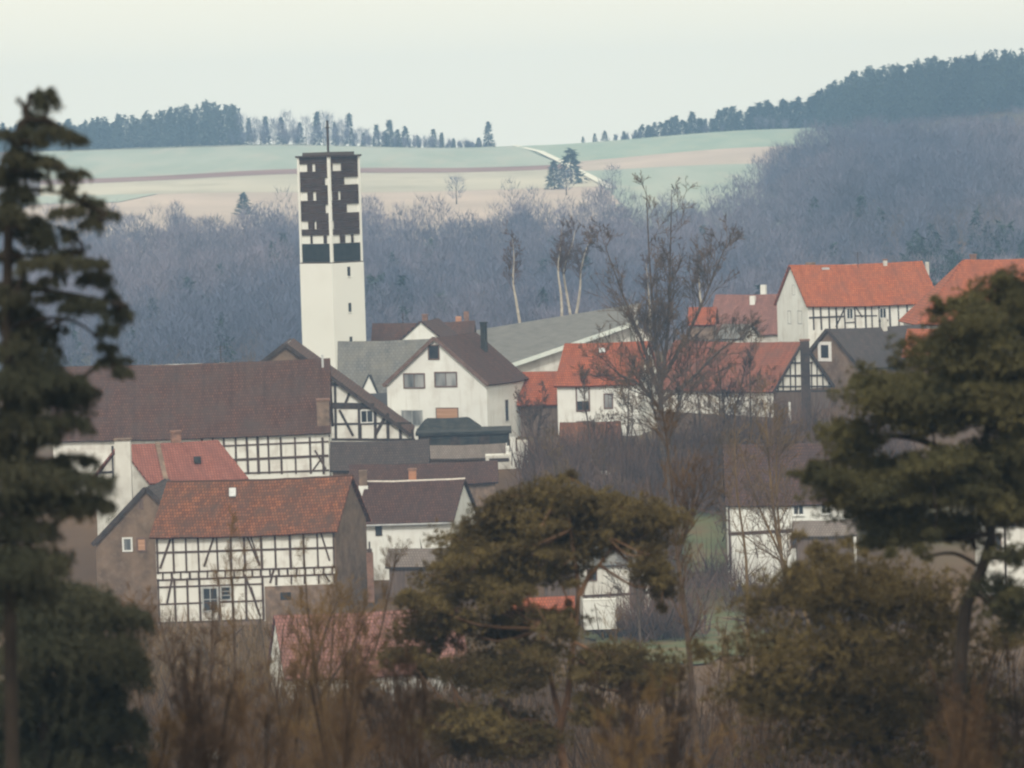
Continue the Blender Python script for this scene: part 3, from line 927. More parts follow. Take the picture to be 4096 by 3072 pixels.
b_, z1 = eu(291, 592)
E.plate('cellar_window', 'front', [(a, z0), (b_, z0), (b_, z1), (a, z1)], 0.05, 0.14, M['glass'], E.root)
# roof light
sl = math.hypot(E.ry, E.hr - E.h)
uf = Vector((0, -E.ry / sl, -(E.hr - E.h) / sl))
nf = Vector((0, -(E.hr - E.h) / sl, E.ry / sl))
p0 = Vector((4.9 + 0.25 * E.ry, E.ry, E.hr)) + uf * 1.0 + nf * 0.21
q = [p0, p0 + uf * 0.95, p0 + uf * 0.95 + Vector((0.55, 0, 0)), p0 + Vector((0.55, 0, 0))]
mesh_obj('roof_light', q + [p + nf * 0.12 for p in q], BOXF, M['pale_metal'], E.roof)

# ---- slate-hung house to the left of it
H2 = House('slate_hung_house', 'brown slate-hung gable house at far left edge of the half-timbered house', 'house', (0, 4.4, 9.6), (146, 489, 331), 84,
           9, 8.8, 5.2, 4.4, M['slatewall'], M['r_dark'], foot=3, ov=0.3, og=0.2, verge=(M['timber'], ('left',)))
H2.window('left', 124, 539, 131, 550, M['frame_w'], M['curtain'], 0, 0.14)
H2.window('left', 138, 539, 145, 550, M['frame_b'], M['shutter'], 0, 0.12)
H2.window('left', 139, 500, 142.5, 508, M['frame_b'], M['wood_plank'], 0, 0.06)

# ---- white house with brown roof beside it
H3 = House('brown_roofed_house', 'white house with dark brown tiled roof and two chimneys behind the half-timbered house', 'house', 'fr', (451.5, 520.5, 336), 0,
           7.9, 8.0, 5.0, 3.0, M['white'], M['r_brown'], foot=3, ov=0.35, og=0.25, ridge=M['mortar'], eave=M['pale_metal'], skew=0.24)
H3.window('front', 376, 525, 381.4, 535, M['timber'], M['glass'], 0, 0.06)
H3.chimney(358.8, 366.6, 470.5, 490, 3.2, M['stone'], None, M['white'])
H3.chimney(408.5, 416, 470.8, 482, 4.0, M['brick_o'], M['brick'])
S5 = House('pale_roofed_shed', 'small shed with pale brown roof at the foot of the white house', 'shed', 'fl', (389, 567, 330), -8, 5.2, 3.4, 2.0, 1.2,
           M['wood_plank'], M['r_pale'], foot=3, ov=0.25)
pp = P(370.5, 578, 327)
o = empty('stove_chimney', (pp.x, pp.y, pp.z - 2))
tag(o, 'narrow dark brick stack with thin pipe between the two houses', 'chimney')
box('stack', (-0.27, -0.27, 0), (0.27, 0.27, 4.1), M['brick'], o)
box('stack_shoulder', (-0.19, -0.19, 4.103), (0.19, 0.19, 4.4), M['timber_b'], o)
box('pipe', (-0.07, -0.07, 4.403), (0.07, 0.07, 5.0), M['metal'], o)

# ---- pink-tiled house at the bottom
G = House('pink_tiled_house', 'house with pinkish tiled roof and narrow white gable behind bare saplings', 'house', 'fl', (286, 678, 262), 11,
          12.2, 8.0, 4.4, 3.6, M['white'], M['r_pink'], foot=2.5, ov=0.3, og=0.15)
G.window('front', 357, 684, 379, 704, M['frame_g'], M['glass'], 1, 0.1)
G.window('front', 300, 686, 312, 703, M['frame_w'], M['glass'], 1, 0.1)

# ---- centre outbuildings
K1 = House('white_walled_outbuilding', 'small white-walled outbuilding with grey roof seen under the centre pine', 'shed', 'fl', (584, 566, 312), 5,
           5.2, 4.0, 2.9, 1.2, M['white2'], M['r_slate'], foot=2, ov=0.2)
K1.window('front', 588, 570, 596, 580, M['frame_b'], M['glass'], 1, 0.08)
K1.beam('front', (583, 596), (650, 592.5), 0.16, M['timber_b'], 0.05)
K1.window_uz('front', 3.6, 4.6, -0.6, 1.6, M['frame_b'], M['wood_plank'], 1, 0.1, label='brown boarded double door')
o, w, hh = flat_block('low_white_wall', 'low white garden wall in front of the white-walled outbuilding', 'wall', 583, 616, 599, 603.5, 305, 0.35, M['white'], M['white'], 0.1, 0.03)
K2 = House('orange_roofed_shed', 'low shed with orange tiled roof behind the centre pine', 'shed', 'fl', (516, 616, 302), 0, 4.2, 2.8, 1.4, 1.1,
           M['stone'], M['r_orange2'], foot=2, ov=0.25)
K3 = House('grey_garden_hut', 'grey wooden garden hut with pale roof edge beyond the centre pine', 'hut', 'fl', (546, 566, 318), 4, 3.0, 2.4, 2.4, 0.7,
           M['wood_plank'], M['pale_metal'], foot=2, ov=0.15)

# ---- white house on the right with dark beam
I1 = House('white_beamed_house', 'white house with dark roof and one dark horizontal beam behind the pine at right', 'house', 'fl', (727.8, 504.5, 332), -2,
           10.6, 8.5, 6.6, 4.6, M['white'], M['r_brown'], foot=3, ov=0.3, og=0.2)
I1.beam('front', (728, 534), (812, 529.5), 0.24, M['timber_b'], 0.05)
I1.beam('front', (729, 505), (730.5, 580), 0.16, M['timber_b'], 0.06)
I1.window('front', 794, 505, 803, 514, M['frame_w'], M['glass'], 1, 0.1, sill=M['frame_w'])
I1.window('front', 822, 504, 830, 513, M['frame_w'], M['glass'], 1, 0.1, sill=M['frame_w'])
I1.window('front', 791, 536, 797, 547, M['frame_b'], M['glass'], 0, 0.08)
S6 = House('grey_roofed_porch', 'small porch with grey-brown roof on the white beamed house', 'porch', 'fl', (797, 537, 326), -2, 4.6, 3.2, 2.6, 1.0,
           M['wood_plank'], M['r_pale'], foot=3, ov=0.2)
J1 = House('pale_edge_house', 'pale timbered house at the right edge behind the pine trunk', 'house', 'fl', (985, 523, 325), 0, 9, 7.5, 6.0, 4,
           M['infill'], M['r_brown'], foot=3, ov=0.3)
J1.beam2('front', (0, 3.1), (9, 3.1), 0.2, M['timber_b'])
J1.beam2('front', (1.6, 0), (1.6, 6), 0.2, M['timber_b'], 0.06)
J1.window_uz('front', 0.5, 1.2, 3.8, 5.0, M['frame_b'], M['glass'])

# ---- orange-roofed house in the middle
O1 = House('orange_roofed_house', 'white house with orange-red roof left of the tall bare tree', 'house', 'fl', (557, 385, 402), 0,
           8.1, 8.2, 6.0, 3.85, M['white'], M['r_orange2'], foot=3, ov=0.35, og=0.25, skew=0.3)
O1.window('front', *R7(822, 800), *R7(912, 985), M['frame_b'], M['glass'], 1, 0.16, shutter=M['shutter_w'], frac=0.62)
O1.window('front', *R7(1045, 862), *R7(1100, 965), M['frame_b'], M['curtain'], 1, 0.14)
O1.window('front', *R7(825, 1085), *R7(930, 1180), M['frame_b'], M['glass'], 1, 0.14)
O1.window('right', 648, 362, 652, 372, M['frame_b'], M['glass'], 0, 0.08)
sl = math.hypot(O1.ry, O1.hr - O1.h)
uf = Vector((0, -O1.ry / sl, -(O1.hr - O1.h) / sl))
nf = Vector((0, -(O1.hr - O1.h) / sl, O1.ry / sl))
p0 = Vector((4.4, O1.ry, O1.hr)) + uf * 0.9 + nf * 0.21
q = [p0, p0 + uf * 0.6, p0 + uf * 0.6 + Vector((0.6, 0, 0)), p0 + Vector((0.6, 0, 0))]
mesh_obj('roof_light', q + [p + nf * 0.1 for p in q], BOXF, M['pale_metal'], O1.roof)
O2 = House('orange_roofed_wing', 'low barn with orange roof and boarded wall beside the white gabled house', 'barn', 'fl', (520, 404.5, 404), -5, 4.6, 6.4, 3.6, 3.0,
           M['wood_plank'], M['r_orange2'], foot=3, ov=0.3)
O3 = House('brown_roofed_outbuilding', 'low outbuilding with rusty brown roof in front of the orange-roofed house', 'shed', 'fl', (562, 445, 388), -4, 5.4, 4.6, 1.8, 1.9,
           M['stone'], M['r_red'], foot=3, ov=0.3)

# ---- church hall with big grey roof
A_, B_ = P(498, 368.5, 425), P(634, 322, 428)
C_ = P(641, 303, 446)
nrm = (B_ - A_).cross(C_ - A_).normalized()
r_ = ray(446, 335)
D_ = r_ * (A_.dot(nrm) / r_.dot(nrm))
if not (430 < D_.y < 520):
    D_ = A_ + (C_ - B_) + Vector((-4, 6, 0))
hall = empty('church_hall', (A_.x, A_.y, float(height(A_.x, A_.y)) - 1))
tag(hall, 'church hall with wide grey roof rising to the right behind the orange-roofed house', 'hall')
hl = hall.location
q = [p - hl for p in (A_, B_, C_, D_)]
if nrm.z < 0: nrm = -nrm
ex = (q[1] - q[0]).normalized()
ey = nrm.cross(ex)
uvq = [((p - q[0]).dot(ex), (p - q[0]).dot(ey)) for p in q]
fcs = [(0, 1, 2, 3), (7, 6, 5, 4), (0, 4, 5, 1), (1, 5, 6, 2), (2, 6, 7, 3), (3, 7, 4, 0)]
hr_ = mesh_obj('roof', [p for p in q] + [p - nrm * 0.3 for p in q], fcs, M['r_slate2'], hall, uv=[uvq[i % 4] for f in fcs for i in f])
fo = Vector((0, -0.06, 0))
mesh_obj('verge_board', [q[0] + fo + Vector((0, 0, -0.42)), q[1] + fo + Vector((0, 0, -0.42)), q[1] + fo + Vector((0, 0, 0.06)), q[0] + fo + Vector((0, 0, 0.06))] +
         [q[0] - fo * 0.1 + Vector((0, 0, -0.42)), q[1] - fo * 0.1 + Vector((0, 0, -0.42)), q[1] - fo * 0.1 + Vector((0, 0, 0.06)), q[0] - fo * 0.1 + Vector((0, 0, 0.06))], BOXF, M['fascia'], hr_)
ins = [q[0] + Vector((0.5, 0.9, -0.35)), q[1] + Vector((-0.4, 0.9, -0.35)), q[2] + Vector((-0.4, -0.5, -0.35)), q[3] + Vector((0.5, -0.5, -0.35))]
low = [Vector((p.x, p.y, -2.5)) for p in ins]
mesh_obj('wall', low + ins, BOXF, M['white2'], hall)
mesh_obj('end_wall', [q[1] + Vector((x, y, z)) for x, y, z in ((-0.3, 0.4, -8), (1.9, 0.4, -8), (1.7, 0.4, -1.6), (0.2, 0.4, -0.3), (-0.3, 3.4, -8), (1.9, 3.4, -8), (1.7, 3.4, -1.6), (0.2, 3.4, -0.3))],
         BOXF, M['white2'], hall)
mesh_obj('ridge_end_board', [q[1] + Vector((x, y, z)) for x, y, z in ((-0.5, -0.1, -0.5), (-0.15, -0.1, -0.5), (0.45, -0.1, 1.6), (0.1, -0.1, 1.6), (-0.5, 0.1, -0.5), (-0.15, 0.1, -0.5), (0.45, 0.1, 1.6), (0.1, 0.1, 1.6))],
         BOXF, M['frame_w'], hall)

# ---- house peeping out behind the white gable
Q1 = House('house_behind_ridge', 'house with white gablet and brown roof peeping over the grey slate ridge', 'house', (0, 3.2, 9.3), (421, 322.5, 452), 78,
           8, 6.4, 6.6, 2.7, M['white'], M['r_brown'], foot=3, ov=0.3, og=0.2)
Q1.stack(425, 315.5, 323, 456, 0.55, M['brick'], M['brick'])
Q2 = House('brown_roof_behind_tower', 'brown tiled roof just to the right of the tower behind the slate roof', 'house', 'rl', (375, 324.5, 470), -4, 11.5, 8, 5, 4,
           M['white2'], M['r_barn'], foot=4)
Q2.chimney(455.5, 461, 316.5, 324, 4, M['brick_o'], None)
Q2.chimney(463.5, 468.5, 311.5, 324, 4.6, M['brick'], None)

# ---- right-hand side of the village
K = House('red_roofed_barn', 'barn with long red roof and half-timbered gable end', 'barn', (17.5, 4.6, 9.3), (801, 343, 418), -45,
          17.5, 9.2, 4.6, 4.7, M['infill'], M['r_rust'], foot=4, ov=0.35, og=0.25, verge=(M['timber'], ('right',)))
for a, b_, w in (((320, 1010), (510, 1008), 0.16), ((255, 1112), (585, 1108), 0.18), ((180, 1200), (690, 1196), 0.16), ((180, 1238), (690, 1234), 0.18)):
    K.beam('right', R8(*a), R8(*b_), w, M['timber'], 0.05)
for x, t in ((270, 1100), (330, 1010), (370, 960), (500, 1000), (545, 1030), (590, 1100), (640, 1150), (230, 1150)):
    K.beam('right', R8(x, t), R8(x + 4, 1236), 0.14, M['timber'], 0.06)
K.plate('boarded_wall', 'right', [(0.02, -3.5), (9.18, -3.5), (9.18, 4.45), (0.02, 4.45)], -0.05, 0.04, M['wood_plank'], K.root)
K.window('right', *R8(275, 1290), *R8(310, 1330), M['frame_b'], M['glass'], 0, 0.07)
c0 = P(805, 341, 409)
o = empty('flue_stack', (c0.x, c0.y, c0.z - 8))
tag(o, 'tall dark flue stack standing before the half-timbered barn gable', 'chimney')
box('stack', (-0.5, -0.3, 0), (0.42, 0.3, 8.0), M['timber'], o)
box('stack_cap', (-0.56, -0.36, 8.003), (0.48, 0.36, 8.2), M['brick'], o)
c0 = P(789.5, 402, 404)
o = empty('drain_pipe', (c0.x, c0.y, P(789.5, 460, 404).z))
tag(o, 'thin white upright pipe below the half-timbered barn gable', 'pipe')
box('pipe', (-0.1, -0.1, 0), (0.1, 0.1, c0.z - o.location.z), M['frame_w'], o)
box('pipe_foot', (-0.35, -0.2, -0.25), (0.3, 0.2, -0.003), M['frame_w'], o)

Lh = House('brown_gable_house', 'brown-walled house with dark roof and white framed attic window', 'house', (0, 4.2, 9.2), (828.8, 331, 424), 26,
           11.5, 8.4, 5.4, 3.9, M['slatewall'], M['r_dark'], foot=4, ov=0.3, og=0.2, verge=(M['timber'], ('left',)), skew=-0.3)
Lh.window('left', 821, 345, 829, 358, M['frame_w'], M['glass'], 0, 0.35)
Lh.chimney(883.2, 887.2, 318, 331, 3.6, M['white2'], None)
o = box('satellite_dish', (8.3, 2.1, 8.0), (8.9, 2.2, 8.5), M['pale_metal'], Lh.root)

Mh = House('long_orange_house', 'long house with bright orange roof and white gable end on the rise', 'house', 'fl', (808, 305, 452), 2,
           14.6, 8.6, 4.9, 4.35, M['infill'], M['r_orange'], foot=3, ov=0.4, og=0.3, skew=-0.3)
Mh.plate('white_gable', 'left', [(-0.06, -3), (8.6, -3), (8.6, 4.88), (4.3, 9.2), (-0.06, 4.83)], -0.05, 0.06, M['white'], Mh.root)
for x in (515, 575, 640, 700, 765, 850, 935, 985, 1045, 1130, 1200, 1270):
    Mh.beam('front', R8(x, 545), R8(x + 8, 745), 0.17, M['timber'], 0.06)
for a, b_ in (((480, 645), (770, 635)), ((850, 632), (1030, 628)), ((770, 685), (860, 680)), ((1040, 675), (1120, 668))):
    Mh.beam('front', R8(*a), R8(*b_), 0.16, M['timber'], 0.05)
for a, b_ in (((770, 560), (700, 720)), ((860, 560), (910, 640))):
    Mh.beam('front', R8(*a), R8(*b_), 0.15, M['timber'], 0.045)
Mh.window('front', *R8(790, 575), *R8(832, 650), M['frame_w'], M['glass'], 1, 0.08)
Mh.window('front', *R8(1055, 570), *R8(1100, 645), M['frame_w'], M['glass'], 1, 0.08)
Mh.window('left', *R8(318, 595), *R8(340, 690), M['frame_g'], M['curtain'], 0, 0.1)
Mh.window('left', *R8(398, 595), *R8(428, 690), M['frame_g'], M['curtain'], 0, 0.1)
Mh.window('left', *R8(352, 385), *R8(372, 460), M['frame_g'], M['curtain'], 0, 0.06)
Mh.chimney(806, 815.5, 262.5, 268, 4.6, M['stone'], None)
Mh.chimney(883.3, 887.2, 260.5, 270, 3.8, M['white2'], M['brick'])
Mh.chimney(925.5, 929, 262, 270, 4.0, M['white2'], None)
Mh.chimney(822, 829.5, 267.5, 271.5, 3.6, M['pale_metal'], None, name='roof_hatch')

Ml = House('slate_cross_wing', 'grey slate-roofed wing between the two orange roofs', 'house', (0, 3.4, 7.6), (944, 280, 444), 72,
           8, 6.8, 4.4, 3.2, M['white2'], M['r_slate_d'], foot=3, ov=0.3)
Nh = House('big_orange_hipped_house', 'large house with orange hipped roof at the right edge', 'house', (6.4, 5.5, 11.4), (968, 260.5, 440), 4,
           15, 11, 5.0, 6.4, M['white2'], M['r_orange'], foot=4, ov=0.5, og=0.4, hip=(6.4, 0.0))
Nh.stack(973, 255.5, 263, 440.2, 0.6, M['brick'], M['brick'])
Nl = House('orange_lean_to', 'small orange-roofed annex half hidden by the pine at right', 'shed', 'fl', (905, 356, 418), -20, 7, 5, 2.8, 2.6,
           M['stone'], M['r_orange'], foot=4, ov=0.3)
Oh = House('plum_roofed_house', 'house with dull plum-red roof and two white chimneys left of the long orange house', 'house', 'fr', (790, 333, 470), -20,
           10, 8.6, 5, 4.4, M['white2'], M['r_pink'], foot=4, ov=0.3)
Oh.chimney(760.2, 765.2, 285, 292, 4.2, M['white'], None)
Oh.chimney(749.5, 754.5, 296, 301, 3.0, M['white'], None)
o, w, hh = flat_block('dark_flat_shed', 'small dark flat-roofed shed above the red barn roof', 'shed', 686, 721, 341.5, 352, 440, 4, M['timber'], M['timber'], 0.25)
Pw = House('white_cottage', 'little white cottage gable above the red barn roof', 'cottage', 'fl', (718, 339, 444), -30, 3.0, 4.0, 3.2, 1.4, M['white'], M['r_slate2'], foot=4, ov=0.2)
Pb = House('rust_roofed_hut', 'little hut with rust-orange roof behind the tall bare tree', 'hut', 'fl', (690, 325, 452), -10, 2.6, 3.5, 2.6, 1.8, M['stone'], M['r_orange2'], foot=4, ov=0.2)


# ------------------------------------------------------------------ vegetation
def tubes(segs, sides=4):
    s = np.asarray(segs, float)
    p0, p1, r0, r1 = s[:, 0:3], s[:, 3:6], s[:, 6], s[:, 7]
    d = p1 - p0
    d /= np.linalg.norm(d, axis=1, keepdims=True) + 1e-9
    ref = np.where(np.abs(d[:, 2:3]) > 0.9, np.array([[1.0, 0, 0]]), np.array([[0, 0, 1.0]]))
    a = np.cross(d, ref)
    a /= np.linalg.norm(a, axis=1, keepdims=True) + 1e-9
    b = np.cross(d, a)
    n = len(s)
    ang = np.arange(sides) * 2 * np.pi / sides
    ring = np.cos(ang)[None, :, None] * a[:, None, :] + np.sin(ang)[None, :, None] * b[:, None, :]
    v = np.concatenate([p0[:, None] + ring * r0[:, None, None], p1[:, None] + ring * r1[:, None, None]], 1)
    base = (np.arange(n) * 2 * sides)[:, None, None]
    i = np.arange(sides)
    f = np.stack([i, (i + 1) % sides, (i + 1) % sides + sides, i + sides], 1)[None] + base
    return v.reshape(-1, 3), f.reshape(-1, 4)


def rot_dir(d, ang, r):
    a = np.cross(d, r.normal(size=3))
    a /= np.linalg.norm(a) + 1e-9
    return d * math.cos(ang) + a * math.sin(ang)


def grow(segs, p, d, L, r, lvl, r_, up=0.12, kids=(6, 5, 4), wob=0.14, ang=(0.45, 0.9), rmin=0.012):
    n = 5 if lvl > 1 else 3
    pts = [p]
    rad = [r]
    q, dd = p.copy(), d.copy()
    for i in range(n):
        dd = dd + r_.normal(size=3) * wob + np.array([0, 0, up])
        dd /= np.linalg.norm(dd)
        q = q + dd * (L / n)
        pts.append(q)
        rad.append(max(rmin, r * (1 - 0.8 * (i + 1) / n)))
    for i in range(n):
        segs.append((*pts[i], *pts[i + 1], rad[i], rad[i + 1]))
    if lvl > 0:
        for k in range(kids[-lvl]):
            t = r_.uniform(0.2, 1.0)
            j = min(n - 1, int(t * n))
            f = t * n - j
            pp = pts[j] * (1 - f) + pts[j + 1] * f
            dj = pts[j + 1] - pts[j]
            dj /= np.linalg.norm(dj)
            grow(segs, pp, rot_dir(dj, r_.uniform(*ang), r_), L * r_.uniform(0.35, 0.6) * (1.1 - 0.4 * t), rad[j] * 0.55, lvl - 1, r_, up, kids, wob * 1.1, ang, rmin)


def stem_segs(pts, r0, r1):
    n = len(pts) - 1
    return [(*pts[i], *pts[i + 1], r0 + (r1 - r0) * i / n, r0 + (r1 - r0) * (i + 1) / n) for i in range(n)]


def smooth_poly(pts, k=4):
    pts = [np.array(p, float) for p in pts]
    out = []
    for i in range(len(pts) - 1):
        a = pts[max(0, i - 1)]
        b, c = pts[i], pts[i + 1]
        e = pts[min(len(pts) - 1, i + 2)]
        for j in range(k):
            t = j / k
            out.append(0.5 * ((2 * b) + (-a + c) * t + (2 * a - 5 * b + 4 * c - e) * t * t + (-a + 3 * b - 3 * c + e) * t ** 3))
    out.append(pts[-1])
    return out


def pxpts(pts, d, jit=0.0, r_=None):
    return [np.array(P(x, y, d + (r_.uniform(-jit, jit) if r_ is not None else 0))) for x, y in pts]


def bare_tree(name, label, d, stems, r0, seed, kids=(7, 6, 5), branch=0.3, bark='bark', twig='twig', n1=14, ang=(0.4, 0.85), up=0.10, group=None, rmin=0.014, start=0.3, cat='tree'):
    """stems: pixel polylines from foot to tip, each at its own depth; branches grow from them"""
    r_ = np.random.default_rng(seed)
    base = None
    tr, br = [], []
    for k, st in enumerate(stems):
        pts = smooth_poly(pxpts(st, d), 4)
        if base is None:
            b = pts[0].copy()
            gz = float(height(b[0], b[1]))
            if b[2] > gz:
                pts = [np.array([b[0], b[1], gz - 0.3])] + pts
            base = np.array([b[0], b[1], min(b[2], gz)])
            total = pts[-1][2] - gz
        dy = r_.uniform(-1.2, 1.2) if k else 0
        for i, p in enumerate(pts):
            p[1] += dy * i / len(pts)
        rr = r0 * (1 if k == 0 else 0.62)
        tr += stem_segs(pts, rr, 0.02)
        n = len(pts)
        for j in range(n1):
            t = r_.uniform(start if k == 0 else 0.12, 0.99)
            i = min(n - 2, int(t * (n - 1)))
            f = t * (n - 1) - i
            pp = pts[i] * (1 - f) + pts[i + 1] * f
            dj = pts[i + 1] - pts[i]
            dj /= np.linalg.norm(dj) + 1e-9
            grow(br, pp, rot_dir(dj, r_.uniform(*ang), r_), total * branch * (1.15 - 0.75 * t) * r_.uniform(0.6, 1.1), rr * 0.4 * (1.1 - t), 2, r_, up, kids[1:], rmin=rmin)
    root = empty(name, Vector(base))
    tag(root, label, cat, group)
    v, f = tubes(np.array(tr), 7)
    big_mesh('trunk', v - base, f, M[bark], root, True)
    v, f = tubes(np.array(br), 3)
    big_mesh('crown', v - base, f, M[twig], root)
    return root


def slivers(p, d, L, w, r_):
    """thin pointed triangles from points p along unit directions d"""
    n = len(p)
    s = np.cross(d, r_.normal(size=(n, 3)))
    s /= np.linalg.norm(s, axis=1, keepdims=True) + 1e-9
    L = np.broadcast_to(np.asarray(L, float), (n,))[:, None]
    w = np.broadcast_to(np.asarray(w, float), (n,))[:, None]
    v = np.stack([p - s * w / 2, p + s * w / 2, p + d * L], 1).reshape(-1, 3)
    return v, np.arange(3 * n).reshape(-1, 3)


def unit(v):
    return v / (np.linalg.norm(v, axis=-1, keepdims=True) + 1e-9)


def in_ball(n, r_):
    v = unit(r_.normal(size=(n, 3)))
    return v * (r_.uniform(0, 1, size=(n, 1)) ** 0.42)


def clump_tree(name, label, d, clumps, stems, to_px, scale, seed, style='pine', needle='needles', bark='bark_pine', dens=1.0, depth=2.2, cat='tree', size=1.0, grow_=1.0, fill=0):
    """clumps: (x, y, rx, ry) in the measuring grid; stems: (polyline, radius at foot, radius at tip)"""
    r_ = np.random.default_rng(seed)
    k = d / F
    root_p = None
    segs = []
    mains = []
    for pl, ra, rb in stems:
        pts = smooth_poly([np.array(P(*to_px(*q), d)) for q in pl], 4)
        if root_p is None:
            gz = float(height(pts[0][0], pts[0][1]))
            root_p = np.array([pts[0][0], pts[0][1], min(gz, pts[0][2])])
            if pts[0][2] > gz:
                pts = [np.array([pts[0][0], pts[0][1], gz - 0.3])] + pts
        segs += stem_segs(pts, ra, rb)
        mains += pts
    mains = np.array(mains)
    V_, n0, Fs = [], 0, []
    clumps = list(clumps)
    n_main = len(clumps)
    cents = []
    for _ in range(fill):           # smaller sprays that bridge neighbouring clumps
        x, y, rx, ry = clumps[r_.integers(0, len(clumps))]
        clumps.append((x + r_.normal() * rx * 0.75, y + r_.normal() * ry * 0.9, rx * r_.uniform(0.25, 0.55), ry * r_.uniform(0.3, 0.65)))
    for ci, (x, y, rx, ry) in enumerate(clumps):
        c = np.array(P(*to_px(x, y), d))
        rx_, rz_ = grow_ * rx * scale * k, grow_ * ry * scale * k
        c[1] += r_.uniform(-1, 1) * depth
        # limb from the nearest stem point that lies lower or level
        dist = np.linalg.norm((mains - c) * np.array([1, 0.6, 1]), axis=1) + 3.0 * (mains[:, 2] > c[2] + 0.6)
        m0 = mains[int(np.argmin(dist))]
        if ci < n_main:
            cents.append(c)
        else:
            cc = np.array(cents)
            m0 = cc[int(np.argmin(np.linalg.norm(cc - c, axis=1)))]
        mid = (m0 + c) / 2 + np.array([0, 0, -0.12 * np.linalg.norm(c - m0)]) + r_.normal(size=3) * 0.12
        lp = smooth_poly([m0, mid, c], 3)
        segs += stem_segs(lp, ((0.05 if ci < n_main else 0.02) + 0.012 * np.linalg.norm(c - m0)) * size, 0.010)
        lim = np.array(lp)
        if style == 'pine':
            nt = int(dens * 150 * max(0.03, rx_ * rz_))
            b = in_ball(nt, r_)
            b[:, 2] = np.abs(b[:, 2]) * 1.2 - 0.5 + 0.18 * r_.normal(size=nt)
            # sub-clumps: gather the tufts round a few centres so that gaps stay open
            nc = max(3, int(nt / 26))
            cen = in_ball(nc, r_) * np.array([1.0, 0.9, 0.75])
            b = cen[r_.integers(0, nc, nt)] + b * 0.62
            pc = c + b * np.array([rx_, rx_ * 0.95, rz_]) * 1.12
            m_ = 11
            pp = np.repeat(pc, m_, 0)
            dd = unit(r_.normal(size=(nt * m_, 3)) + np.array([0, 0, 0.5]))
            v, f = slivers(pp, dd, size * r_.uniform(0.10, 0.24, nt * m_), size * 0.036, r_)
            for q_ in cen:
                e = c + q_ * np.array([rx_, rx_ * 0.95, rz_])
                segs += stem_segs([c + (m0 - c) * 0.12, (c + e) / 2 + np.array([0, 0, -0.03]), e], 0.014, 0.006)
        else:
            # hanging twigs along the outer part of the limb and around its end
            nt = int(dens * 26 * max(0.2, (rx_ * 2.2) * (rz_ * 2.2) * 8))
            t_ = r_.uniform(0.0, 1.0, nt)
            st_ = c + np.stack([(t_ * 2 - 1) * rx_ * 1.25, r_.normal(size=nt) * rx_ * 0.7, (1 - np.abs(t_ * 2 - 1) ** 2) * rz_ * 0.9 * r_.uniform(0.1, 1, nt)], 1)
            kk = r_.random(nt) < 0.12
            li = lim[r_.integers(len(lim) // 2, len(lim), nt)]
            st_ = np.where(kk[:, None], li + r_.normal(size=(nt, 3)) * 0.05, st_)
            hl_ = r_.uniform(0.35, 1.7, nt) * rz_ * np.where(kk, 0.6, 1.0)
            side = np.sign(c[0] - m0[0] + 1e-3)
            hd = unit(np.stack([side * r_.uniform(-0.15, 0.6, nt), r_.normal(size=nt) * 0.3, -np.ones(nt)], 1))
            m_ = 13
            u_ = r_.uniform(0, 1, (nt, m_, 1))
            pp = (st_[:, None] + hd[:, None] * hl_[:, None, None] * u_).reshape(-1, 3)
            dd = unit(np.repeat(hd, m_, 0) * 0.8 + r_.normal(size=(nt * m_, 3)) * 0.6)
            v, f = slivers(pp, dd, size * r_.uniform(0.07, 0.17, nt * m_), size * 0.032, r_)
        V_.append(v)
        Fs.append(f + n0)
        n0 += len(v)
    root = empty(name, Vector(root_p))
    tag(root, label, cat)
    v, f = tubes(np.array(segs), 6)
    big_mesh('trunk', v - root_p, f, M[bark], root, True)
    big_mesh('crown', np.concatenate(V_) - root_p, np.concatenate(Fs), M[needle], root)
    return root


# ---- centre pine
TC = lambda x, y: (375 + x * 0.1916, 450 + y * 0.1916)
cl = [(980, 220, 110, 60), (800, 240, 110, 50), (650, 330, 110, 60), (1100, 260, 90, 50), (1260, 300, 110, 60), (1420, 310, 120, 60), (1520, 330, 80, 50), (900, 350, 180, 70),
      (1150, 420, 180, 80), (700, 480, 200, 80), (500, 470, 100, 60), (480, 570, 120, 60), (850, 560, 160, 60), (1050, 500, 150, 60), (1330, 440, 140, 60), (600, 620, 150, 60),
      (400, 640, 110, 60), (1420, 520, 60, 60), (500, 760, 150, 60), (300, 800, 110, 60), (620, 740, 100, 60), (350, 900, 120, 60), (280, 1000, 110, 60), (150, 1080, 90, 50), (380, 1080, 90, 50),
      (800, 910, 150, 50), (950, 930, 80, 50), (700, 1000, 110, 60), (560, 1150, 130, 70), (700, 1180, 150, 80), (480, 1230, 90, 50), (850, 1050, 100, 50),
      (1300, 1060, 140, 50), (1420, 1130, 110, 60), (1250, 1180, 150, 70), (1120, 1350, 80, 60), (1400, 1230, 90, 60),
      (500, 1400, 160, 70), (650, 1450, 140, 70), (420, 1480, 90, 60), (600, 1550, 160, 60), (800, 1500, 120, 60), (1470, 620, 70, 60), (1500, 720, 60, 60), (750, 680, 120, 50), (950, 640, 100, 40)]
clump_tree('scots_pine', 'broad brownish-green pine with forked trunk in the centre', 95, cl,
           [([(1040, 2200), (1000, 1750), (960, 1500), (975, 1400), (1005, 1290), (1035, 1000), (1062, 740), (1040, 560), (1005, 300)], 0.15, 0.03),
            ([(970, 1420), (930, 1250), (890, 1050), (870, 930)], 0.09, 0.03),
            ([(1070, 760), (1110, 670), (1170, 600), (1260, 480)], 0.08, 0.03),
            ([(945, 1540), (870, 1430), (760, 1410), (620, 1480)], 0.07, 0.02)],
           TC, 0.1916, 21, dens=10.5, grow_=1.5, size=0.66, depth=1.5, fill=120)
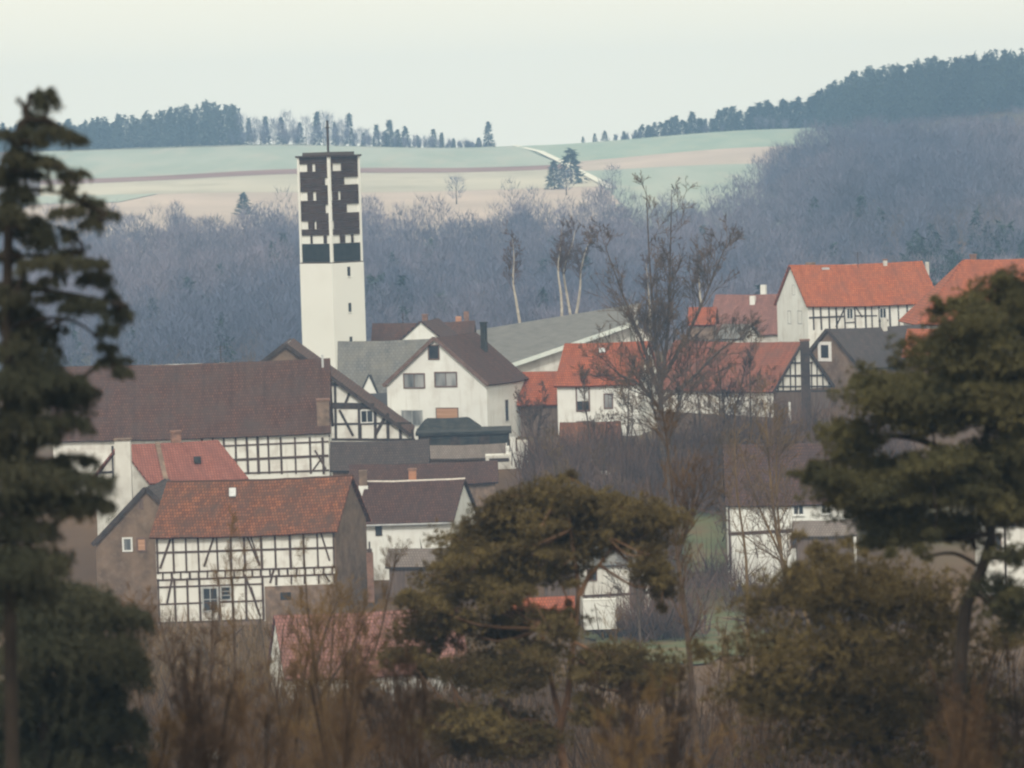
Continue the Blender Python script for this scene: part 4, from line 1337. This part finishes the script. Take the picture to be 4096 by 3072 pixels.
# ---- right pine
TR = lambda x, y: (750 + x * 0.2486, 237.5 + y * 0.2486)
cl = [(980, 260, 90, 60), (1060, 200, 60, 50), (860, 320, 90, 50), (1020, 350, 120, 60), (740, 470, 110, 50), (860, 420, 100, 50), (960, 480, 110, 50), (480, 560, 50, 40), (500, 640, 110, 60),
      (650, 660, 130, 70), (780, 600, 130, 60), (900, 640, 110, 60), (1050, 640, 80, 70), (1060, 740, 70, 60), (380, 800, 90, 60), (450, 840, 80, 50), (300, 940, 60, 30), (420, 990, 110, 50),
      (560, 980, 130, 60), (700, 960, 120, 50), (500, 1090, 130, 60), (640, 1060, 150, 60), (800, 1040, 130, 50), (560, 1180, 100, 50), (760, 1150, 150, 40), (900, 1210, 80, 40),
      (1000, 860, 100, 60), (1040, 960, 80, 50), (980, 1050, 100, 50), (1020, 1440, 90, 60), (1080, 1500, 60, 60), (880, 540, 120, 50), (1080, 450, 70, 60), (1120, 330, 60, 60), (1080, 850, 80, 60), (1110, 1000, 80, 60), (1090, 1120, 80, 50), (1070, 1250, 70, 50), (830, 880, 110, 40), (700, 885, 90, 35), (900, 960, 90, 45), (720, 730, 120, 45), (860, 730, 110, 45), (660, 1200, 90, 35), (1120, 560, 60, 60)]
clump_tree('scots_pine', 'dark pine with layered crown and leaning trunk at the right edge', 72, cl,
           [([(800, 2450), (860, 1560), (900, 1420), (950, 1280), (970, 1180), (950, 1000), (945, 880), (955, 750), (970, 600), (1000, 420), (1030, 220)], 0.14, 0.03),
            ([(940, 905), (820, 875), (700, 820), (600, 800), (500, 800)], 0.10, 0.03),
            ([(945, 1060), (850, 1015), (700, 990), (520, 1000)], 0.07, 0.03),
            ([(965, 1190), (800, 1215), (620, 1200)], 0.06, 0.03),
            ([(930, 1330), (820, 1270), (680, 1290)], 0.05, 0.02)],
           TR, 0.2486, 22, dens=12.5, depth=1.3, grow_=1.5, needle='needles_r', bark='bark_dark', size=0.62, fill=110)
# ---- lower right pine
ID = lambda x, y: (x, y)
cl = [(830, 562, 48, 22), (795, 600, 45, 24), (860, 600, 60, 28), (905, 640, 60, 30), (830, 645, 70, 30), (780, 640, 38, 24), (880, 690, 70, 30), (820, 700, 60, 25), (945, 700, 50, 30), (970, 745, 60, 28), (870, 745, 70, 26), (775, 690, 40, 22), (920, 590, 40, 20)]
clump_tree('scots_pine', 'low bushy brown-green pine under the dark pine at right', 80, cl,
           [([(880, 850), (878, 760), (860, 680), (850, 600), (840, 556)], 0.13, 0.03)], ID, 1.0, 23, needle='needles', bark='bark_dark', dens=4.6, depth=1.6, grow_=1.3, size=0.7, fill=90)
# ---- left spruce
TL = lambda x, y: (x * 0.2187, 75 + y * 0.2187)
cl = [(145, 100, 22, 60), (235, 95, 28, 50), (140, 200, 55, 45), (270, 265, 75, 45), (330, 285, 40, 30), (40, 270, 50, 30), (120, 300, 60, 26), (140, 385, 80, 32), (250, 400, 50, 26), (345, 445, 55, 30), (20, 450, 60, 50),
      (80, 540, 60, 50), (320, 510, 18, 60), (400, 580, 45, 35), (330, 615, 65, 30), (455, 630, 55, 26), (420, 675, 38, 30), (320, 715, 18, 18), (150, 690, 60, 70), (60, 620, 60, 50), (20, 690, 50, 50), (190, 745, 45, 50),
      (280, 845, 130, 38), (430, 850, 60, 30), (430, 925, 65, 40), (60, 960, 50, 40), (230, 1010, 100, 26), (400, 1040, 85, 45), (500, 1010, 28, 40), (540, 1085, 45, 45), (500, 1150, 36, 40), (490, 1230, 32, 25), (500, 1300, 45, 35), (560, 1345, 36, 28),
      (60, 1100, 90, 70), (140, 1180, 90, 60), (80, 1250, 140, 60), (150, 1330, 100, 60), (60, 1400, 110, 80), (270, 1380, 110, 45), (200, 1480, 130, 80), (300, 1580, 90, 55), (100, 1580, 120, 80),
      (340, 1440, 60, 40), (20, 1000, 50, 60), (30, 820, 40, 40), (110, 450, 50, 30), (80, 370, 40, 40), (270, 1160, 30, 18)]
cl += [(60, 2200, 220, 90), (40, 2340, 170, 90), (20, 1700, 120, 80), (60, 1800, 210, 90), (280, 1850, 180, 60), (400, 1960, 90, 40), (140, 1960, 230, 80), (300, 1770, 100, 40), (60, 2060, 150, 70)]
clump_tree('spruce_tree', 'tall dark spruce with drooping branches at the left edge', 55, cl,
           [([(60, 3450), (40, 2000), (35, 1300), (40, 900), (55, 500), (100, 250), (140, 90)], 0.11, 0.02),
            ([(60, 2100), (20, 1200), (60, 300), (200, 200), (235, 70)], 0.05, 0.02),
            ([(40, 830), (150, 825), (300, 830), (480, 870)], 0.04, 0.015), ([(40, 1000), (200, 985), (380, 1010), (540, 1050)], 0.04, 0.015),
            ([(40, 520), (200, 525), (330, 560), (450, 620)], 0.035, 0.012), ([(50, 1150), (250, 1110), (400, 1160), (500, 1290)], 0.035, 0.012)],
           TL, 0.2187, 24, style='spruce', needle='needles_d', bark='bark_dark', dens=3.6, depth=0.7, grow_=1.0, size=0.72, fill=30)
cl = [(30, 610, 55, 28), (70, 640, 55, 28), (100, 668, 32, 22), (40, 700, 60, 32), (92, 725, 36, 28), (30, 752, 60, 28), (60, 600, 40, 22), (110, 622, 26, 16), (70, 770, 60, 26)]
clump_tree('yew_tree', 'dense dark evergreen filling the bottom left corner', 62, cl,
           [([(40, 880), (45, 760), (48, 660), (50, 590)], 0.16, 0.04)], ID, 1.0, 25, style='spruce', needle='needles_d', bark='bark_dark', dens=3.0, depth=0.9, size=0.8, fill=25)

# ---- bare trees
bare_tree('bare_tree', 'tall bare tree with two upright tops in the middle of the village', 366,
          [[(668, 500), (662, 440), (660, 380), (655, 330), (650, 270), (646, 186)], [(661, 385), (668, 330), (670, 270), (672, 190)],
           [(661, 400), (645, 350), (625, 300), (603, 240)], [(662, 380), (690, 330), (712, 280), (728, 240)], [(661, 410), (640, 385), (620, 375), (596, 352)], [(663, 400), (690, 380), (720, 350), (745, 335)]],
          0.36, 31, branch=0.20, n1=24, twig='twig', kids=(6, 6, 5), rmin=0.02)
bare_tree('bare_tree', 'bare tree with dark trunk before the red barn roof', 352, [[(672, 520), (668, 470), (672, 430), (682, 395), (690, 350)], [(670, 450), (655, 415), (648, 380)]], 0.28, 32, branch=0.34, n1=26, kids=(6, 7, 5), rmin=0.02)
bare_tree('bare_tree', 'slender bare tree with long dark stem right of the centre pine', 120, [[(706, 845), (696, 740), (688, 640), (678, 560), (671, 480), (664, 420)], [(676, 560), (690, 520), (697, 480)]], 0.13, 33, branch=0.2, n1=14, rmin=0.008)
bare_tree('bare_tree', 'pale-stemmed bare tree in front of the white beamed house', 260, [[(798, 640), (786, 580), (775, 520), (768, 450), (765, 400)], [(782, 560), (776, 480), (780, 420)]], 0.17, 34, bark='twig_y', twig='twig_y', branch=0.25, n1=14, rmin=0.014)
bare_tree('bare_tree', 'thin bare tree beside the dark-roofed white house', 265, [[(748, 640), (746, 560), (736, 480), (735, 410)]], 0.14, 35, bark='twig_y', twig='twig_y', branch=0.25, n1=16, rmin=0.014)
bare_tree('bare_tree', 'leaning bare tree crossing the front of the white beamed house', 250, [[(820, 660), (800, 600), (776, 545), (756, 500), (742, 455)]], 0.15, 36, bark='twig_y', twig='twig', branch=0.22, n1=14, rmin=0.014)
bare_tree('bare_sapling', 'forked bare sapling before the pink-tiled house', 110, [[(318, 860), (317, 740), (316, 690), (314, 660), (308, 610), (304, 560)], [(316, 668), (326, 630), (340, 595)], [(316, 700), (345, 660), (365, 620)]], 0.075, 37, twig='twig_y', branch=0.25, n1=18, rmin=0.006)
bare_tree('bare_sapling', 'thin bare sapling at left of the pink-tiled house', 108, [[(243, 860), (240, 760), (236, 690), (233, 600), (228, 540)]], 0.055, 38, twig='twig_y', branch=0.28, n1=20, rmin=0.006)
bare_tree('bare_sapling', 'bare sapling with spreading twigs below the half-timbered house', 105, [[(196, 870), (188, 760), (176, 690), (160, 620)], [(190, 770), (205, 700), (214, 640)]], 0.055, 39, twig='twig', branch=0.28, n1=20, rmin=0.006)
bare_tree('bare_sapling', 'dark bare sapling between pink-tiled house and centre pine', 102, [[(398, 880), (404, 790), (412, 720), (420, 660), (428, 600)], [(405, 780), (394, 720), (384, 670)]], 0.055, 40, twig='twig', branch=0.25, n1=20, rmin=0.006)
bare_tree('bare_sapling', 'slanting bare sapling in front of the pink roof', 104, [[(352, 880), (358, 790), (348, 730), (360, 680), (378, 640), (396, 560)]], 0.05, 41, twig='twig_y', branch=0.26, n1=20, rmin=0.006)
bare_tree('bare_sapling', 'thin bare sapling at far left beneath the slate-hung house', 98, [[(150, 880), (146, 780), (140, 700), (138, 610)]], 0.05, 42, twig='twig', branch=0.3, n1=20, rmin=0.006)
bare_tree('bare_tree', 'bare bushy tree by the red barn roof with upright twigs', 372, [[(728, 470), (726, 430), (722, 395), (716, 350)], [(726, 440), (738, 400), (746, 362)]], 0.2, 43, branch=0.35, n1=16, twig='twig_p', rmin=0.022)
bare_tree('bare_tree', 'bare garden tree beside the orange-roofed house', 383, [[(536, 465), (537, 440), (540, 415), (544, 385)], [(537, 445), (528, 420), (522, 400)]], 0.12, 44, branch=0.35, n1=14, twig='twig_p', rmin=0.02)
rn = random.Random(9)
for i in range(20):
    x = (rn.uniform(125, 430), rn.uniform(600, 760), rn.uniform(150, 420), rn.uniform(890, 1020))[i % 4]
    dd_ = rn.uniform(58, 92)
    yt = rn.uniform(640, 725)
    yb = proj((0, dd_, float(height(0, dd_))))[1] + 6
    sts = []
    for k in range(3):
        l_ = rn.uniform(-40, 40)
        y2 = yt + rn.uniform(0, 40)
        sts.append([(x, yb if k == 0 else yb - 10), (x + l_ * 0.25, yb * 0.6 + y2 * 0.4), (x + l_ * 0.6, yb * 0.3 + y2 * 0.7), (x + l_, y2)])
    bare_tree('thicket_bush', 'blurred brown leafless bush close to the camera along the bottom edge', dd_, sts, 0.028, 500 + i, bark='twig_d', twig=('twig', 'twig_d', 'twig_y')[i % 3],
              branch=0.36, n1=12, kids=(6, 6, 5), rmin=0.0045, group='near bushes along the bottom edge', start=0.15, cat='bush')
rs = random.Random(4)
for i in range(26):
    x = rs.choice([rs.uniform(130, 470), rs.uniform(130, 470), rs.uniform(620, 760)])
    dd_ = rs.uniform(100, 210)
    yt = rs.uniform(600, 690)
    lean = rs.uniform(-22, 22)
    yb = proj((0, dd_, float(height(0, dd_))))[1]
    bare_tree('thicket_sapling', 'thin leafless sapling in the brown thicket at the bottom', dd_, [[(x, yb), (x + lean * 0.2, yb * 0.6 + yt * 0.4), (x + lean * 0.6, yb * 0.3 + yt * 0.7), (x + lean, yt)]], 0.05, 300 + i,
              twig='twig_y' if i % 2 else 'twig', branch=0.32, n1=16, kids=(6, 5, 4), rmin=0.007, group='saplings in the thicket', start=0.25)
bare_tree('bare_tree', 'low bare tree hiding the end of the white-walled outbuilding', 296, [[(640, 640), (638, 600), (634, 570), (628, 540)], [(638, 610), (650, 575), (656, 550)]], 0.12, 45, branch=0.5, n1=18, twig='twig', rmin=0.018, start=0.15)
for i, (xb, xt, yt, dd_, lab) in enumerate(((590, 584, 372, 379, 'thin bare tree in front of the white wall of the orange-roofed house'), (624, 632, 360, 380, 'thin bare tree at the corner of the orange-roofed house'),
                                             (700, 697, 345, 376, 'slender bare tree rising across the red barn roof'), (716, 722, 372, 362, 'brown bare tree before the boarded wall of the red barn'),
                                             (748, 752, 330, 378, 'tall slender bare tree close to the half-timbered barn gable'), (776, 770, 388, 345, 'bare tree in front of the dark roof of the white beamed house'),
                                             (600, 607, 420, 352, 'brown bare tree in the thicket under the orange-roofed house'), (560, 552, 430, 356, 'low bare tree in the thicket right of the porch'))):
    yb = proj((0, dd_, float(height(0, dd_))))[1] - (xb - 512) * 0.03
    bare_tree('bare_tree', lab, dd_, [[(xb, yb), (xb * 0.7 + xt * 0.3 + 1.5, yb * 0.66 + yt * 0.34), (xb * 0.3 + xt * 0.7 - 1, yb * 0.3 + yt * 0.7), (xt, yt)]], 0.13, 400 + i,
              twig=('twig', 'twig_y', 'twig_p')[i % 3], branch=0.32, n1=20, kids=(6, 6, 5), rmin=0.018, start=0.2)
# birches behind the church hall
for i, (st, lab) in enumerate((([(520, 324), (516, 300), (513, 280), (514, 258), (512, 235)], 'birch with pale trunk behind the left part of the grey hall roof'),
                               ([(562, 318), (561, 295), (558, 270), (560, 250), (562, 228)], 'slim pale birch standing up behind the middle of the hall roof'),
                               ([(571, 318), (567, 295), (564, 270), (572, 245), (575, 230)], 'pale birch leaning close to its slim neighbour'),
                               ([(576, 316), (580, 290), (581, 270), (586, 250), (592, 236)], 'pale birch bending towards the tall bare tree'),
                               ([(650, 318), (649, 300), (648, 285), (646, 262)], 'short pale birch stem beside the tall bare tree'),
                               ([(702, 312), (700, 295), (699, 278), (698, 262)], 'lone pale birch stem before the blue wood near the plum-red roof'))):
    bare_tree('birch_tree', lab, 478 + 3 * i, [st], 0.2, 60 + i, bark='bark_birch', twig='twig_p', branch=0.26, n1=18, kids=(6, 6, 5), rmin=0.022, start=0.35)


def shrub_mass(pts, n_each, Lr, w, r_, fan=0.5, spread=0.8):
    pts = np.asarray(pts)
    p = np.repeat(pts, n_each, 0)
    n = len(p)
    p = p + r_.normal(size=(n, 3)) * np.array([spread, spread, 0])
    d = unit(r_.normal(size=(n, 3)) * fan + np.array([0, 0, 1.0]))
    L = r_.uniform(*Lr, n)
    p[:, 2] += r_.uniform(0, 0.35, n) * L
    return slivers(p, d, L, w * (0.5 + r_.exponential(0.8, n)), r_)


def scatter(x0, x1, y0, y1, n, r_, d0=120, d1=420):
    """points on the ground whose distance lies between y0 and y1 and whose bearing lies within the view"""
    d = r_.uniform(y0, y1, n)
    b = r_.uniform(x0, x1, n)
    x = b / F * d
    return np.stack([x, d, height(x, d)], 1)


r_ = np.random.default_rng(77)


def clear_lawn(p):
    b = p[:, 0] / p[:, 1] * F
    return p[~((b > 65) & (b < 275) & (p[:, 1] > 222))]


u1 = clear_lawn(np.concatenate([scatter(-540, 540, 178, 255, 1300, r_), scatter(-540, 300, 200, 262, 450, r_)]))
v, f = shrub_mass(u1, 52, (0.7, 3.8), 0.045, r_, 0.45, 0.6)
tag(big_mesh('undergrowth', v, f, M['twig']), 'tangle of brown bare twigs covering the slope in front of the village', 'undergrowth', kind='stuff')
u2 = clear_lawn(np.concatenate([scatter(-540, 540, 185, 280, 620, r_), scatter(-400, 60, 268, 318, 260, r_)]))
v, f = shrub_mass(u2, 52, (0.6, 3.2), 0.045, r_, 0.5, 0.55)
tag(big_mesh('undergrowth', v, f, M['twig_y']), 'tawny dry stems and brambles among the brown twigs', 'undergrowth', kind='stuff')
u3 = clear_lawn(scatter(-540, 540, 150, 262, 420, r_))
v, f = shrub_mass(u3, 34, (1.2, 5.2), 0.05, r_, 0.35, 0.5)
tag(big_mesh('undergrowth', v, f, M['twig_d']), 'dark upright rods and saplings standing in the brown tangle', 'undergrowth', kind='stuff')
u4 = clear_lawn(scatter(-540, 540, 185, 262, 260, r_))
v, f = shrub_mass(u4, 60, (0.3, 1.5), 0.05, r_, 0.6, 0.7)
tag(big_mesh('dry_grass', v, f, M['straw']), 'tufts of pale dead grass among the twigs', 'grass', kind='stuff')
pts = np.concatenate([scatter(10, 260, 345, 384, 300, r_), scatter(-150, 40, 338, 352, 60, r_), scatter(180, 400, 345, 400, 160, r_), scatter(30, 240, 333, 350, 130, r_), scatter(225, 400, 305, 322, 70, r_)])
bb = pts[:, 0] / pts[:, 1] * F
pts = pts[~((bb > 150) & (bb < 222) & (pts[:, 1] < 356))]
pts = np.concatenate([pts, scatter(88, 175, 303, 310, 26, r_), scatter(140, 235, 322, 336, 12, r_)])
v, f = shrub_mass(pts, 60, (0.8, 4.4), 0.06, r_, 0.4, 0.8)
tag(big_mesh('hedge_thicket', v, f, M['twig_p']), 'purple-brown leafless thicket between the houses', 'thicket', kind='stuff')

# rail fence above the pine, aerial on the barn
a, b_ = hit(566, 487), hit(612, 484)
fr = empty('rail_fence', Vector(a))
tag(fr, 'low pale rail fence behind the top of the centre pine', 'fence')
dv = Vector(b_) - Vector(a)
for i in range(5):
    q_ = dv * (i / 4)
    gz = float(height(a[0] + q_.x, a[1] + q_.y)) - a[2]
    box('post', (q_.x - 0.06, q_.y - 0.06, gz - 0.3), (q_.x + 0.06, q_.y + 0.06, gz + 1.25), M['wood_plank'], fr)
for zz, hh_, mm in ((0.25, 0.35, 'brick_o'), (0.8, 0.4, 'mortar')):
    c = [Vector((0, -0.09, zz)), dv + Vector((0, -0.09, zz)), dv + Vector((0, -0.09, zz + hh_)), Vector((0, -0.09, zz + hh_))]
    mesh_obj('rail', c + [p + Vector((0, 0.025, 0)) for p in c], BOXF, M[mm], fr)
for (x, yt, yb, d, lab) in ((221, 346, 362, 375, 'thin aerial on the ridge of the long barn'), (403, 313, 325, 474, 'thin aerial above the brown roof right of the tower'), (858, 252, 266, 456, 'thin aerial on the long orange roof')):
    t_, b_ = P(x, yt, d), P(x, yb, d)
    o = empty('roof_aerial', b_)
    tag(o, lab, 'aerial')
    box('mast', (-0.04, -0.04, -0.8), (0.04, 0.04, t_.z - b_.z), M['metal'], o)
    for k_ in range(3):
        box('rod', (-0.45 + 0.1 * k_, -0.03, t_.z - b_.z - 0.1 - 0.22 * k_), (0.45 - 0.1 * k_, 0.03, t_.z - b_.z - 0.06 - 0.22 * k_), M['metal'], o)

# forsythia and blossom bushes
for (x, y, d, m, lab, nm) in ((608, 622, 316, 'yellow', 'yellow flowering bush on the lawn near the pine trunk', 'forsythia_bush'), (626, 604, 322, 'yellow', 'small orange-yellow bush by the low white wall', 'forsythia_bush'),
                              (214, 756, 150, 'blossom', 'little white-blossomed shrub at the bottom left', 'blossom_shrub')):
    c = np.array(P(x, y, d))
    n = 90
    pp = c + in_ball(n, r_) * np.array([0.5, 0.5, 0.3]) * (d / 300)
    v, f = slivers(pp, unit(r_.normal(size=(n, 3))), 0.22 * d / 300, 0.14 * d / 300, r_)
    root = empty(nm, Vector((c[0], c[1], float(height(c[0], c[1])))))
    tag(root, lab, 'shrub')
    big_mesh('blossom', v - np.array(root.location), f, M[m], root)
    sg = [(c[0], c[1], root.location.z - 0.2, *(c + in_ball(1, r_)[0] * 0.3 * d / 300), 0.03, 0.012) for _ in range(9)]
    v, f = tubes(np.array(sg), 3)
    big_mesh('stem', v - np.array(root.location), f, M['twig'], root)


# ---- far woods
def far_bare(pts, Hs, r_, n=165):
    m = len(pts)
    p = np.repeat(pts, n, 0)
    H = np.repeat(Hs, n)
    k = len(p)
    t = r_.uniform(0.15, 1.0, k) ** 0.7
    rad = H * 0.26 * np.sqrt(np.clip(1 - ((t - 0.62) / 0.42) ** 2, 0.02, 1)) * np.sqrt(r_.uniform(0, 1, k))
    a = r_.uniform(0, 2 * np.pi, k)
    off = np.stack([np.cos(a) * rad, np.sin(a) * rad, t * H], 1)
    d = unit(off * np.array([1, 1, 0.0]) / (rad[:, None] + 1e-3) * 0.5 + r_.normal(size=(k, 3)) * 0.3 + np.array([0, 0, 1.0]))
    return slivers(p + off - d * 0.8, d, r_.uniform(0.9, 2.6, k), 0.125, r_)


def far_conifer(pts, Hs, r_, n=260, slim=0.2):
    p = np.repeat(pts, n, 0)
    H = np.repeat(Hs, n)
    k = len(p)
    t = r_.uniform(0.04, 1.0, k)
    a = r_.uniform(0, 2 * np.pi, k)
    rad = H * slim * (1.02 - t) * np.sqrt(r_.uniform(0.1, 1, k)) * (1 + 0.35 * np.sin(t * 40 + a * 3))
    off = np.stack([np.cos(a) * rad, np.sin(a) * rad, t * H], 1)
    d = unit(np.stack([np.cos(a), np.sin(a), -0.35 + 0.5 * r_.normal(size=k)], 1) + 0.4 * r_.normal(size=(k, 3)))
    return slivers(p + off, d, r_.uniform(0.6, 1.6, k), 0.55, r_)


r_ = np.random.default_rng(99)
# slope wood
N = 3000
d = r_.uniform(0, 1, N) ** 0.8 * 430 + 610
b = r_.uniform(-545, 545, N)
x = b / F * d
limit = 964 + 30 * sstep(-5, 60, x) + 14 * np.sin(x * 0.11) + 9 * np.sin(x * 0.31 + 1) + np.where(x > 62, 80, 0)
keep = (d < limit) | ((d < limit + 40) & (r_.random(N) < 0.22))
pts = np.stack([x, d, height(x, d)], 1)[keep]
N2 = 500
x2 = r_.uniform(66, 150, N2)
d2 = r_.uniform(900, 1070, N2)
pts = np.concatenate([pts, np.stack([x2, d2, height(x2, d2)], 1)])
Hs = r_.uniform(8.5, 14.5, len(pts))
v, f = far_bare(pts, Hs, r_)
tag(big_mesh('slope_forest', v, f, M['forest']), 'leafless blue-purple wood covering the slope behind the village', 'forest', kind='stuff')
# conifers scattered through the slope wood, thicker at lower right
ps = []
for _ in range(46):
    ps.append((r_.uniform(-500, 400), r_.uniform(640, 900)))
for _ in range(150):
    ps.append((r_.uniform(395, 545), r_.uniform(640, 800)))
for _ in range(18):
    ps.append((r_.uniform(-150 - 30, -150 + 60), r_.uniform(700, 760)))
ps = np.array(ps)
x = ps[:, 0] / F * ps[:, 1]
pts = np.stack([x, ps[:, 1], height(x, ps[:, 1])], 1)
v, f = far_conifer(pts, r_.uniform(8, 13, len(pts)), r_, 240, 0.24)
tag(big_mesh('slope_conifer_forest', v, f, M['conifer']), 'dark conifers scattered through the leafless wood', 'forest', kind='stuff')
# wood on the skyline at left
n = 260
x = r_.uniform(-200, -98, n)
d = r_.uniform(1455, 1500, n)
pts = np.stack([x, d, height(x, d)], 1)
Hs = np.interp(x, [-200, -150, -130, -108, -98], [11, 11.5, 13.5, 17, 15.5]) * r_.uniform(0.82, 1.06, n)
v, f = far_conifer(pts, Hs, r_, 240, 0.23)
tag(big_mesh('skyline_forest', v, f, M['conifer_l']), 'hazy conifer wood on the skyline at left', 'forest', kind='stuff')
# wood on the skyline at right
n = 520
x = r_.uniform(112, 215, n)
d = r_.uniform(1400, 1500, n)
pts = np.stack([x, d, height(x, d)], 1)
Hs = np.interp(x, [112, 122, 132, 215], [12, 17, 20, 19]) * r_.uniform(0.8, 1.06, n)
v, f = far_conifer(pts, Hs, r_, 240, 0.22)
tag(big_mesh('skyline_forest', v, f, M['conifer']), 'taller hazy conifer wood on the hilltop at right', 'forest', kind='stuff')

n = 200
x = np.concatenate([r_.uniform(-100, -4, 150), r_.uniform(40, 125, 50)])
d = r_.uniform(1452, 1475, n)
pts = np.stack([x, d, height(x, d)], 1)
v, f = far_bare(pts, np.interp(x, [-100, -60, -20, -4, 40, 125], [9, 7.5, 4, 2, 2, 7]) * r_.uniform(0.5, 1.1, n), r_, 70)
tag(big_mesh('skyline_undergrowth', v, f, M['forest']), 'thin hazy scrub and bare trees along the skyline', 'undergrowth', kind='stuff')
# single conifers on the skyline: shared meshes, each tree a thing of its own
protos = []
for k in range(5):
    v, f = far_conifer(np.zeros((1, 3)), np.array([10.0]), r_, 330, (0.17, 0.2, 0.24, 0.15, 0.22)[k])
    me = bpy.data.meshes.new('crown')
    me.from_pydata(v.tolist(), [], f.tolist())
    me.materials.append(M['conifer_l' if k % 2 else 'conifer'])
    tv_, tf_ = tubes(np.array([(0, 0, -0.5, 0, 0, 7, 0.18, 0.05)]), 5)
    mt = bpy.data.meshes.new('trunk')
    mt.from_pydata(tv_.tolist(), [], tf_.tolist())
    mt.materials.append(M['bark'])
    protos.append((me, mt))
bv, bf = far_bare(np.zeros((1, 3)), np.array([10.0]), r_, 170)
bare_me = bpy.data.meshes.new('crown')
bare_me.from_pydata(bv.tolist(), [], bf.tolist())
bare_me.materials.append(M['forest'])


def far_tree(name, px, dist, H, k, label, group=None, wide=1.0, bare=False):
    x = (px - 512) / F * dist
    z = float(height(x, dist))
    root = empty(name, (x, dist, z), random.uniform(0, 6.28))
    tag(root, label, 'tree', group)
    s = H / 10
    for nm, me in (('crown', bare_me if bare else protos[k][0]), ('trunk', protos[k][1])):
        c = link(bpy.data.objects.new(nm, me), root)
        c.scale = (s * wide, s * wide, s)


for i, (px, H) in enumerate(((384, 8.5), (397, 10.5), (413, 8.8), (425, 5), (441, 7.5), (449, 6.5), (461, 4), (474, 3.2), (371, 6), (405, 7), (392, 6.5))):
    far_tree('skyline_conifer', px, 1460 + (i % 3) * 4, H, i % 5, 'small hazy conifer on the skyline between the tower mast and the lone skyline tree', 'skyline conifers right of the mast', 1.15)
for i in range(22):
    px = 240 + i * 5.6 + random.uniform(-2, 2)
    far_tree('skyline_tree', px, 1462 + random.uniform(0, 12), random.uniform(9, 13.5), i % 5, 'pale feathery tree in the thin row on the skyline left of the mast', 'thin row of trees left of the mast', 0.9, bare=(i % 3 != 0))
far_tree('lone_skyline_tree', 496, 1458, 9.5, 1, 'lone hazy tree standing on the skyline just left of the farm track', None, 1.1)
far_tree('skyline_bush', 486, 1458, 4.0, 2, 'low hazy bush on the skyline beside the lone skyline tree', None, 1.6)
for i in range(54):
    px = 640 + i * 4.05 + random.uniform(-3, 3)
    far_tree('row_conifer', px, 1458 + random.uniform(0, 10), np.interp(px, [640, 700, 800, 860], [5.0, 7.5, 11, 14]) * random.uniform(0.7, 1.15), i % 5,
             'dark conifer in the close row climbing along the right-hand skyline', 'row of conifers on the right skyline', random.uniform(1.2, 1.9))
for i, px in enumerate((590, 602, 612, 622, 631)):
    far_tree('hedge_bush', px, 1456, 2.6 + (i % 3) * 0.8, i % 5, 'tiny bush on the bare part of the skyline right of the track', 'tiny skyline bushes', 1.5)


def at_hit(name, px, py, H, k, label, wide=1.0, bare=False):
    h = hit(px, py)
    far_tree(name, px, h[1], H, k, label, None, wide, bare)


at_hit('field_pine', 577, 184, 10.8, 2, 'dark round-crowned tree beside the farm track on the far field', 1.7)
at_hit('field_tree', 560, 190, 8.5, 1, 'greyish tree with open crown left of the farm track', 1.5)
at_hit('field_tree', 572, 196, 8.0, 4, 'pale twiggy tree where the farm track meets the wood', 1.6, True)
at_hit('dark_spruce', 249, 216, 6.5, 2, 'dark rounded conifer at the upper edge of the wood left of the tower', 1.6)
at_hit('wood_edge_tree', 618, 195, 9, 0, 'leafless round tree at the upper edge of the wood right of the track', 1.3, True)
at_hit('wood_edge_tree', 462, 205, 8.5, 0, 'leafless tree reaching into the stubble field right of the tower', 1.5, True)

# ------------------------------------------------------------------ haze
hz, nt, b = base_mat('haze_air')
nt.nodes.remove(b)
pv = nt.nodes.new('ShaderNodeVolumePrincipled')
pv.inputs['Color'].default_value = (0.40, 0.65, 1.0, 1)
pv.inputs['Density'].default_value = 0.00037
pv.inputs['Anisotropy'].default_value = 0.0
nt.links.new(pv.outputs[0], nt.nodes['Material Output'].inputs['Volume'])
tag(box('haze', (-950, -420, -60), (950, 1580, 46), hz), 'thin blue haze lying over the valley', 'haze', kind='stuff')
